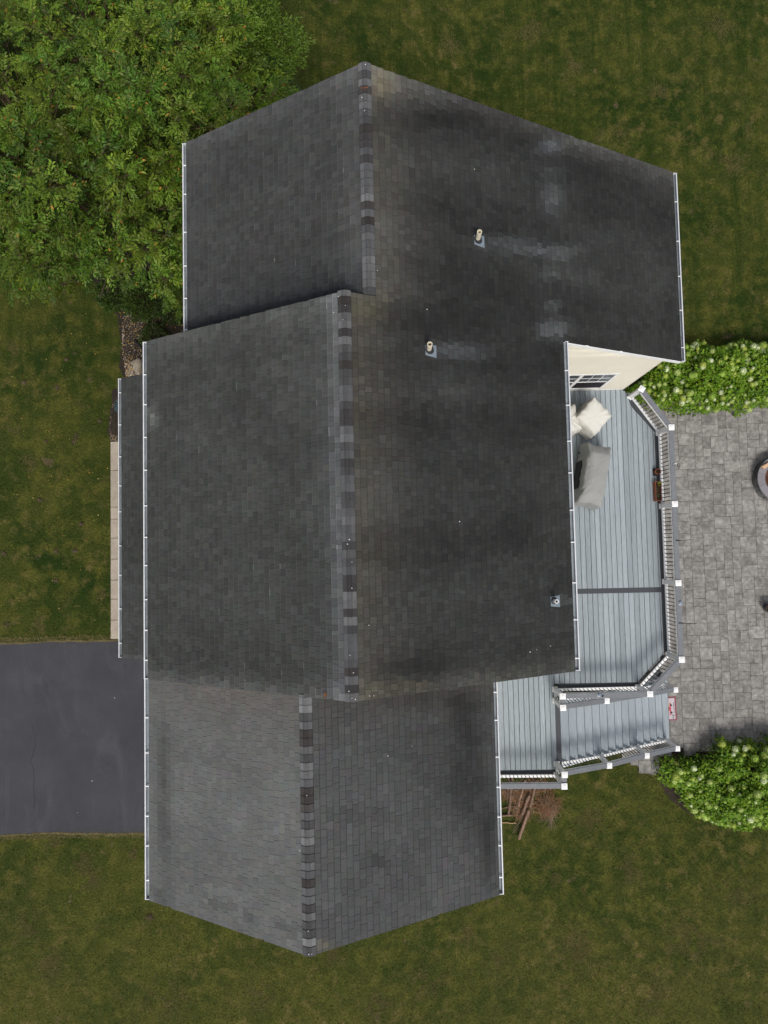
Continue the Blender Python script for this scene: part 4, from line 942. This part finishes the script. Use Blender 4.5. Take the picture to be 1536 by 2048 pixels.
def big_tree():
    T = np.array([-7.0, 9.8, 2.0]); tr = thing('tree', 'large yellow green leafy tree crowding the upper left corner', 'tree', tuple(T))
    mb = MB(); mb.sm = True; mb.tube([(0, 0, -.2), (.02, .03, .6), (-.03, .05, 1.5), (.0, .0, 2.4)], [.24, .19, .17, .15], 12, cap=False); mb.build('trunk', M_bark, tr)
    C = np.array([0, 0, 2.9]); rad = np.array([4.75, 5.15, 3.3]); cl = []
    holes = [(240, 55, 40), (30, 128, 20), (170, 430, 26), (205, 455, 20), (8, 175, 18), (330, 270, 14), (90, 330, 12), (10, 10, 40), (300, 140, 10), (440, 60, 12)]
    tries = 0
    while len(cl) < 980 and tries < 20000:
        tries += 1; d = RNG.normal(size=3); d /= np.linalg.norm(d); d[2] = abs(d[2]) ** .8 if RNG.random() < .9 else -abs(d[2]) * .3
        a = math.atan2(d[1], d[0]); lump = 1 + .10 * math.sin(3 * a + 1) + .07 * math.sin(7 * a + 2) + .2 * (fnoise(d[0] * 2 + 9, d[1] * 2 + d[2], 1.3, 4) - .5)
        inner = RNG.random() < .35; q = C + d * rad * lump * (RNG.uniform(.55, .85) if inner else RNG.uniform(.84, 1.0)); W = T + q
        u, v = w2px(*W)
        if any((u - a_) ** 2 + (v - b_) ** 2 < r_ ** 2 for a_, b_, r_ in holes): continue
        if v > 545 + 30 * math.sin(u * .02) + (.12 * u if u < 260 else 31): continue
        cl.append((q, d, inner))
    limbs = []
    for k in range(11):
        a = k * 2 * math.pi / 11 + random.uniform(-.2, .2); e = random.uniform(.35, 1.1); P = [np.array([0, 0, random.uniform(1.2, 2.3)])]; dr = np.array([math.cos(a) * math.cos(e), math.sin(a) * math.cos(e), math.sin(e)])
        for j in range(6): dr = unit(dr + np.array([random.uniform(-.15, .15), random.uniform(-.15, .15), -.05])); P.append(P[-1] + dr * random.uniform(.42, .6))
        m_ = MB(); m_.sm = True; m_.tube(P, np.linspace(.09, .018, 7), 7, cap=False); m_.build('branch', M_bark, tr); limbs += P[2:]
    limbs = np.array(limbs); tw = MB(); O, D, Nn, Cc, Ln = [], [], [], [], []
    for q, d, inner in cl:
        n0 = limbs[np.argmin(((limbs - q) ** 2).sum(1) + 0)]; 
        tw.tube([n0 + (q - n0) * .5, n0 + (q - n0) * .8, q], [.012, .008, .004], 4, cap=False)
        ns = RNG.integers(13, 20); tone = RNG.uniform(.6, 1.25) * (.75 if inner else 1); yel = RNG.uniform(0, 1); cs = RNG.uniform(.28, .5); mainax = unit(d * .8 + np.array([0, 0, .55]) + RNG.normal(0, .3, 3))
        for k in range(ns):
            ds = unit(mainax * RNG.uniform(0.1, .9) + unit(RNG.normal(size=3)) * .95); ds[2] *= .6; ds = unit(ds); base = q + ds * cs * RNG.uniform(.15, .8); Ls = RNG.uniform(.2, .38)
            if k % 4 == 0: tw.tube([q, base, base + ds * Ls * .8], [.006, .004, .002], 3, cap=False)
            s2 = unit(np.cross(ds, [0, 0, 1])); nl = int(Ls / .028) + 2; upn = unit(np.cross(s2, ds)); upn = upn if upn[2] > 0 else -upn; tt = RNG.uniform(.8, 1.2) * tone
            for l in range(nl):
                f = (l + .5) / nl; g_ = 1 if l % 2 else -1; O.append(base + ds * Ls * f - np.array([0, 0, .10 * f * f])); D.append(ds * .7 + s2 * g_ * .8 - np.array([0, 0, .28]) + RNG.normal(0, .2, 3)); Nn.append(upn + RNG.normal(0, .3, 3))
                c = np.array([.075, .17, .018]) * (1 - yel) + np.array([.145, .205, .016]) * yel
                if RNG.random() < .008: c = np.array([.38, .19, .03])
                elif RNG.random() < .08: c = np.array([.17, .2, .03])
                Cc.append(c * tt * RNG.uniform(.75, 1.25)); Ln.append(RNG.uniform(.085, .135) * (1 - .3 * abs(f - .5)))
    O = np.array(O); W = O + T; D = np.array(D); tip = W + D * .1
    keep = ~(((W[:, 0] > XWL - .16) | (tip[:, 0] > XWL - .16)) & (np.minimum(W[:, 1], tip[:, 1]) < YWB + .06)) & ~((W[:, 0] > -5.5) & (W[:, 1] < 4.6))
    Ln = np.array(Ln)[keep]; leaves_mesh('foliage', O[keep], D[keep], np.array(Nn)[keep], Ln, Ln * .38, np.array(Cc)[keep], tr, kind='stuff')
    # leafless twigs
    tw.build('twigs', mat('twig_bark', (.07, .045, .028), .9), tr, kind='stuff'); print('tree leaves', keep.sum())
big_tree()

def small_bush(name, u, v, z, rad, n, col, label, cat, ln=.05, h=.5, par_loc_z=None, wd=.5, lump=.2):
    p = px2w(u, v, z); gz = float(terr(p[0])); o = thing(name, label, cat, (p[0], p[1], gz)); d = unit(RNG.normal(size=(n, 3))); d[:, 2] = np.abs(d[:, 2]); l = 1 + lump * (fnoise(d[:, 0] * 3 + 4, d[:, 1] * 3 + d[:, 2], 1.5, 2) - .5) * 2
    r = RNG.uniform(.6, 1, n) ** .5 * l; P = d * np.array([rad, rad, h]) * r[:, None] + np.array([0, 0, z - gz - h if z - gz > h else 0]); D = d + RNG.normal(0, .5, (n, 3)); Nn = np.array([0, 0, 1.]) + RNG.normal(0, .5, (n, 3))
    L = RNG.uniform(.7, 1.3, n) * ln; C = np.array(col) * RNG.uniform(.6, 1.35, (n, 1)); leaves_mesh('foliage', P, D, Nn, L, L * wd, C, o, kind='stuff')
    mb = MB()
    for k in range(6): a = k * 1.05; mb.tube([(0, 0, -.05), (math.cos(a) * rad * .4, math.sin(a) * rad * .4, max(.1, (z - gz) * .6))], [.03, .01], 5, cap=False)
    mb.build('stems', M_bark, o); return o
small_bush('tree', 508, 140, 5.0, 1.05, 11000, (.055, .11, .04), 'smaller blue green tree behind the upper left roof corner', 'tree', ln=.07, h=1.6, wd=.35, lump=.4)
small_bush('tree', 425, 25, 6.4, 2.0, 20000, (.105, .175, .02), 'bright green tree crown at the top edge left of the roof peak', 'tree', ln=.1, h=1.7, wd=.34, lump=.45)
small_bush('shrub', 300, 668, 2.6, .42, 1800, (.05, .075, .015), 'low olive green shrub with yellow leaves beside the gutter corner', 'shrub', ln=.06, h=.5, lump=.4)
small_bush('shrub', 335, 600, 2.9, .5, 2200, (.035, .06, .012), 'dark green shrub under the tree against the house wall', 'shrub', ln=.07, h=.7, lump=.4)
small_bush('shrub', 272, 585, 2.9, .6, 3400, (.05, .085, .014), 'leafy green shrub below the lower edge of the big tree', 'shrub', ln=.08, h=.8, lump=.5)
small_bush('shrub', 215, 575, 2.8, .5, 2400, (.05, .09, .014), 'low green shrub at the lawn side of the mulch bed', 'shrub', ln=.08, h=.7, lump=.5)
small_bush('blue_spruce', 246, 806, 2.5, .34, 2600, (.09, .17, .2), 'small blue green spruce peeking out beside the porch gutter', 'shrub', ln=.05, h=.5, wd=.2, lump=.3)

def hedge(label, x0, x1, y0, y1, H, nl, nf, seed, pw=3.0):
    cx, cy = (x0 + x1) / 2, (y0 + y1) / 2; a, b = (x1 - x0) / 2, (y1 - y0) / 2; o = thing('hydrangea_hedge', label, 'hedge', (cx, cy, GZ), 0, 'hydrangea hedges by the patio')
    rs = np.random.default_rng(seed)
    def hh(X, Y):
        ex = 1 + .3 * (fnoise(X * 1.0, Y * 1.0, 1.7, seed) - .5) * 2 ; r = (np.abs(X / a) ** pw + np.abs(Y / b) ** pw) / ex ** pw
        return np.where(r < 1, H * (1 - r) ** .30 * (.62 + .7 * fnoise(X, Y, 1.5, seed + 3) ) * (.7 + .6 * fnoise(X, Y, 4.5, seed + 8)), -1)
    X = rs.uniform(-a * 1.1, a * 1.1, nl * 2); Y = rs.uniform(-b * 1.12, b * 1.12, nl * 2); Z = hh(X, Y); k = Z > 0.05; X, Y, Z = X[k][:nl], Y[k][:nl], Z[k][:nl]; n = len(X)
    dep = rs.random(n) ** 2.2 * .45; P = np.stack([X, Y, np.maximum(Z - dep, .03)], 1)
    # side skirts
    g = .04; gx = (hh(X + g, Y) - hh(X - g, Y)) / (2 * g); gy = (hh(X, Y + g) - hh(X, Y - g)) / (2 * g); nr = np.stack([-np.clip(gx, -3, 3), -np.clip(gy, -3, 3), np.ones(n)], 1); nr = unit(nr)
    th = rs.uniform(0, 6.283, n); D = np.stack([np.cos(th), np.sin(th), rs.uniform(-.35, .35, n)], 1) + nr * .35; Nn = nr + rs.normal(0, .25, (n, 3)) + np.array([0, 0, .6]); L = rs.uniform(.07, .125, n)
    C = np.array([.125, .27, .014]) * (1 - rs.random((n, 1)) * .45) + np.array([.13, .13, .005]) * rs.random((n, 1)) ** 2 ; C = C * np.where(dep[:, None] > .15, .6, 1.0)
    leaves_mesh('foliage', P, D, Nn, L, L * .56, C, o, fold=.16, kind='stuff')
    mb = MB()
    for i in range(60): x_, y_ = rs.uniform(-a * .85, a * .85), rs.uniform(-b * .8, b * .8); z_ = float(hh(np.array([x_]), np.array([y_]))[0]); mb.tube([(x_ * .8, y_ * .8, 0), (x_, y_, max(.2, z_ - .1))], [.015, .006], 4, cap=False)
    mb.build('stems', M_bark, o, kind='stuff')
    for i in range(nf):
        while True:
            x_, y_ = rs.uniform(-a, a), rs.uniform(-b, b); z_ = float(hh(np.array([x_]), np.array([y_]))[0])
            if z_ > .15 and (rs.random() < .55 or abs(x_ / a) > .7 or abs(y_ / b) > .7): break
        f = link('flower_head', FL[rs.integers(len(FL))], o, loc=(x_, y_, z_ + .05)); sc = rs.uniform(.5, 1.5) * (1 if rs.random() < .75 else .65); f.scale = (sc,) * 3; f.rotation_euler = (rs.uniform(-.5, .5), rs.uniform(-.5, .5), rs.uniform(0, 6))
M_flw = mat('hydrangea_florets', attr=True, rough=.6, transl=.2, spec=.2, rnd=.12); FL = []
for vi, (c1, c2) in enumerate((((.36, .46, .10), (.2, .33, .05)), ((.48, .54, .2), (.3, .42, .1)), ((.6, .64, .42), (.42, .5, .24)), ((.42, .46, .1), (.26, .36, .06)))):
    rs = np.random.default_rng(vi); n = 90; i = np.arange(n); ph = np.arccos(1 - 1.7 * (i + .5) / n); th = i * 2.39996; P = np.stack([np.sin(ph) * np.cos(th), np.sin(ph) * np.sin(th), np.cos(ph) * .85], 1) * .074 * rs.uniform(.85, 1.12, (n, 1)); V, F, C = [], [], []
    for q in P:
        nn = q / np.linalg.norm(q); t1 = unit(np.cross(nn, [.3, .2, 1])); t2 = np.cross(nn, t1); r = .0165 * rs.uniform(.8, 1.2); k = len(V); a0 = rs.uniform(0, 1.5); V.append(q + nn * .001)
        for e in range(8): rr = r * (1 if e % 2 == 0 else .62); ang = a0 + e * math.pi / 4; V.append(q + (t1 * math.cos(ang) + t2 * math.sin(ang)) * rr + nn * (.005 if e % 2 == 0 else 0) )
        F += [(k, k + 1 + e, k + 1 + (e + 1) % 8) for e in range(8)]; t = rs.random(); c = np.array(c1) * 1.35 * t + np.array(c2) * 1.3 * (1 - t); C += [c * rs.uniform(.85, 1.15)] * 9
    FL.append(npmesh('flower_head', V, F, M_flw, np.array(C), 3))
h = px2w(1300, 750, .55); h2 = px2w(1430, 679, .55); h3 = px2w(1430, 816, .55)
hedge('green hydrangea hedge with yellow white blooms above the stone patio', h[0] - .25, 13.6, h3[1], h2[1], 1.15, 16000, 230, 5)
h = px2w(1322, 1590, .55); h2 = px2w(1440, 1490, .55); h3 = px2w(1440, 1662, .55)
hedge('rounded green hydrangea hedge with sparse blooms below the stairs', h[0] + .5, 14.2, h3[1], h2[1], 1.2, 18000, 210, 12, 2.6)

# leaf litter and fallen leaves
def litter(name, f, n, label, cols=((.5, .3, .06), (.42, .22, .05), (.3, .18, .07), (.5, .4, .12)), sz=.05):
    P = np.array([f(i) for i in range(n)]); P[:, 2] += .02 + RNG.uniform(0, .02, n); th = RNG.uniform(0, 6.28, n); D = np.stack([np.cos(th), np.sin(th), np.zeros(n)], 1); Nn = np.array([0, 0, 1.]) + RNG.normal(0, .2, (n, 3)); L = RNG.uniform(.6, 1.2, n) * sz
    C = np.array([cols[k] for k in RNG.integers(0, len(cols), n)]) * RNG.uniform(.6, 1.2, (n, 1)); leaves_mesh(name, P, D, Nn, L, L * .5, C, None, kind='stuff', label=label, cat='leaves')
litter('leaf_litter', in_quad([[225, 238, 245, 250], [365, 365, 365, 300]], [560, 620, 700, 760]), 560, 'yellow and orange fallen leaves in the mulch bed')
litter('lawn_leaves', lambda i: px2g(RNG.uniform(0, 235), RNG.uniform(610, 1270), .02), 70, 'scattered yellow leaves on the front lawn', sz=.055)
litter('drive_leaves', lambda i: px2w([230, 185, 155, 12, 196, 277][i % 6], [1397, 1563, 1624, 1358, 1520, 1518][i % 6], 2.03), 3, 'few tiny pale leaf scraps on the asphalt driveway', cols=((.6, .6, .55),), sz=.05)
def zroof(u, v, zf):
    z = 9.5
    for _ in range(25): p = px2w(u, v, z); z = zf(p[0]) + .03
    return px2w(u, v, z)
for u, v, zf, rz_, lab in ((727, 178, zwl, 0, 'brown dead leaf near the top of the upper ridge'), (651, 1393, zl, 1.4, 'brown dead leaf on the roof edge beside the lower ridge')):
    p = zroof(u, v, zf); o = thing('dead_leaf', lab, 'leaf', (p[0], p[1], p[2] + .015), rz_)
    mb = MB()
    for a, L_ in ((.1, .10), (.9, .06), (-.6, .055), (2.9, .05)): mb.poly([(0, 0, .0), (.5 * L_ * math.cos(a - .4), .5 * L_ * math.sin(a - .4), .02), (L_ * math.cos(a), L_ * math.sin(a), .003), (.5 * L_ * math.cos(a + .4), .5 * L_ * math.sin(a + .4), .012)], [(0, 1, 2, 3)])
    mb.build('blade', mat('dead_leaf_brown', (.17, .07, .035), .8), o); mb = MB(); mb.tube([(0, 0, 0), (-.05, .06, .02)], .004, 4); mb.build('stalk', M_bark, o)
# bird droppings along the ridges
mb = MB(); spots = [(731, 131, zwl), (724, 197, zwl), (729, 223, zwl), (677, 594, zl), (691, 612, zl), (667, 625, zl), (686, 640, zl), (695, 1088, zr), (699, 1079, zr), (704, 1124, zr), (704, 1176, zr), (700, 1310, zr), (707, 1345, zr), (698, 1382, zl), (704, 1396, zl), (711, 1398, zr), (739, 1391, zr), (748, 1391, zr), (755, 541, zr), (854, 619, zr), (949, 339, zr), (919, 1043, zr), (738, 1250, zr), (1060, 1304, zr), (1073, 1299, zr), (1101, 1292, zr), (617, 1860, zgl), (618, 1907, zgl), (624, 1906, zgr), (614, 1590, zgl), (776, 1511, zgr), (824, 1492, zgr), (600, 1700, zgl), (549, 520, zwl), (490, 1360, zl)]
for u, v, zf in spots:
    p = zroof(u, v, zf); r = random.uniform(.006, .012); mb.lathe([(r, 0), (r * .7, .008), (0, .01)], c=(p[0], p[1], p[2] + .008 + (.02 if min(abs(p[0] - XM), abs(p[0] - XW), abs(p[0] - XG)) < .15 else 0)), n=7)
mb.build('bird_droppings', mat('droppings', (.7, .7, .68), .8), kind='stuff', label='small white bird droppings dotted along the roof ridges', cat='droppings')

# ------------------------------------------------------------------ grass blades
n = 330000; X = RNG.uniform(-13.2, 14.6, n); Y = RNG.uniform(-16, 19.5, n)
ok = np.ones(n, bool)
ok &= ~((X > -5.0) & (X < 1.6) & (Y > YGF + .2) & (Y < 4.5)) & ~((X > -5.0) & (X < 3.3) & (Y > -2.4) & (Y < 4.5)) & ~((X > -4.2) & (X < 6.55) & (Y > 4.4) & (Y < 8.7))
ok &= ~((X < -5.0) & (Y < -2.46) & (Y > -7.99 - .05 * np.clip(-11 - X, 0, 9)))
ok &= ~((X > -8.55) & (X < -5) & (Y > -2.5) & (Y < 3.45)) & ~((X > 6.3) & (Y < 5.1) & (Y > -6.4)) & ~((X > 2) & (X < 7.5) & (Y > -3.9) & (Y < 4.5))
bed = px2w(240, 600, 2)[0]; ok &= ~((X > -8.6) & (X < -4.2) & (Y > 3.4) & (Y < 9))
inp = np.array([inside(a, b, plist) if (a > 6 and b < -5) else False for a, b in zip(X, Y)]); ok &= ~inp
X, Y = X[ok], Y[ok]; n = len(X); Z = terr(X); a = RNG.uniform(0, 6.283, n); L = RNG.uniform(.05, .1, n); lean = RNG.uniform(.3, 1.1, n); wv = RNG.uniform(.006, .012, n)
B = np.stack([X, Y, Z], 1); d = np.stack([np.cos(a), np.sin(a), 0 * a], 1); sd_ = np.stack([-np.sin(a), np.cos(a), 0 * a], 1); T = B + d * (L * np.sin(lean))[:, None] + np.array([0, 0, 1.]) * (L * np.cos(lean))[:, None] * .6
V = np.stack([B - sd_ * wv[:, None], B + sd_ * wv[:, None], T], 1).reshape(-1, 3); c = RNG.uniform(.5, 1.75, (n, 1)) * np.where(RNG.random((n, 1)) < .03, np.array([[1.7, 1.4, 1.3]]), np.array([[1., 1., 1.]]))
link('grass', npmesh('grass', V, np.arange(3 * n).reshape(-1, 3), M_blade, np.repeat(c, 3, 0), 3), kind='stuff', label='mown green grass with dry tan patches around the house', cat='grass')
# longer dry blades overhanging the driveway edges
n = 5200; X = RNG.uniform(-13.2, -5.05, n); tp = RNG.random(n) < .5; Y = np.where(tp, -2.44 + RNG.uniform(-.01, .12, n), -8.0 - RNG.uniform(-.01, .12, n) - .05 * np.clip(-11 - X, 0, 9)); a = RNG.uniform(0, 6.283, n); L = RNG.uniform(.05, .12, n)
B = np.stack([X, Y, 0 * X + 2.0], 1); d = np.stack([np.cos(a), np.sin(a), 0 * a], 1); sd_ = np.stack([-np.sin(a), np.cos(a), 0 * a], 1) * .007; T = B + d * L[:, None] + np.array([0, 0, .05]); V = np.stack([B - sd_, B + sd_, T], 1).reshape(-1, 3)
c = np.where(RNG.random((n, 1)) < .5, np.array([[.16, .125, .05]]), np.array([[.07, .08, .02]])) * RNG.uniform(.6, 1.4, (n, 1)); link('edge_grass', npmesh('edge_grass', V, np.arange(3 * n).reshape(-1, 3), M_attr, np.repeat(c, 3, 0), 3), kind='stuff', label='dry straw coloured grass fringe along the driveway edges', cat='grass')
# dry straw patches and bare spots in the lawn
PT = [(165, 1725, .32), (180, 1760, .3), (110, 1690, .25), (270, 1708, .2), (60, 1850, .5), (100, 1930, .5), (640, 1930, .3), (660, 1912, .3), (300, 1835, .1), (330, 2000, .6), (520, 1990, .5), (860, 1960, .6), (1010, 1920, .5), (1180, 1640, .5), (1200, 1520, .25),
      (1290, 1540, .25), (1150, 1900, .8), (1380, 1880, .9), (1300, 1990, .8), (1480, 1780, .6), (930, 1870, .3), (1260, 1740, .5), (1100, 1750, .5), (760, 2010, .5), (1320, 190, .4), (1150, 130, .3), (1440, 60, .6), (1060, 60, .5), (900, 90, .4), (1460, 330, .5), (1420, 470, .4), (1240, 260, .3), (20, 700, .3), (15, 860, .4), (60, 930, .3), (205, 1195, .2), (70, 1250, .3)]
P = []
for u, v, r in PT:
    c = px2g(u, v); k = int(3200 * r * r + 380); q = RNG.normal(0, r * .5, (k, 2)); k2 = fnoise(c[0] + q[:, 0], c[1] + q[:, 1], 3.5, 77) > .46; P.append(np.stack([c[0] + q[k2, 0], c[1] + q[k2, 1]], 1))
P = np.concatenate(P); n = len(P); B = np.stack([P[:, 0], P[:, 1], terr(P[:, 0])], 1); a = RNG.uniform(0, 6.283, n); L = RNG.uniform(.04, .09, n)
d = np.stack([np.cos(a), np.sin(a), 0 * a], 1); sd_ = np.stack([-np.sin(a), np.cos(a), 0 * a], 1) * .006; T = B + d * L[:, None] * .8 + np.array([0, 0, .035]); V = np.stack([B - sd_, B + sd_, T], 1).reshape(-1, 3)
c = np.where(RNG.random((n, 1)) < .55, np.array([[.125, .098, .036]]), np.array([[.075, .08, .02]])) * RNG.uniform(.6, 1.3, (n, 1)); link('dry_grass', npmesh('dry_grass', V, np.arange(3 * n).reshape(-1, 3), M_attr, np.repeat(c, 3, 0), 3), kind='stuff', label='patches of dry tan grass scattered over the lawn', cat='grass')
BS = [(133, 719, .07), (115, 775, .11), (152, 872, .12), (148, 884, .08), (80, 1000, .07), (112, 1103, .08), (150, 1102, .09), (162, 1048, .06), (112, 1162, .07), (7, 1107, .1), (12, 1250, .12), (48, 765, .05), (200, 842, .06), (92, 883, .05), (301, 1834, .09)]
def spot_pt(i):
    u, v, r = BS[i % len(BS)]; c = px2g(u, v, .03); return c + np.array([RNG.normal(0, r * .5), RNG.normal(0, r * .42), RNG.uniform(0, .02)])
scatter('bare_soil', spot_pt, 900, (.008, .018), [(.12, .085, .055), (.15, .11, .075), (.09, .07, .04)], M_attr, label='small bare brown soil spots dotted over the front lawn', cat='soil')
print('tabs', len(TABS), 'objects', len(bpy.data.objects))
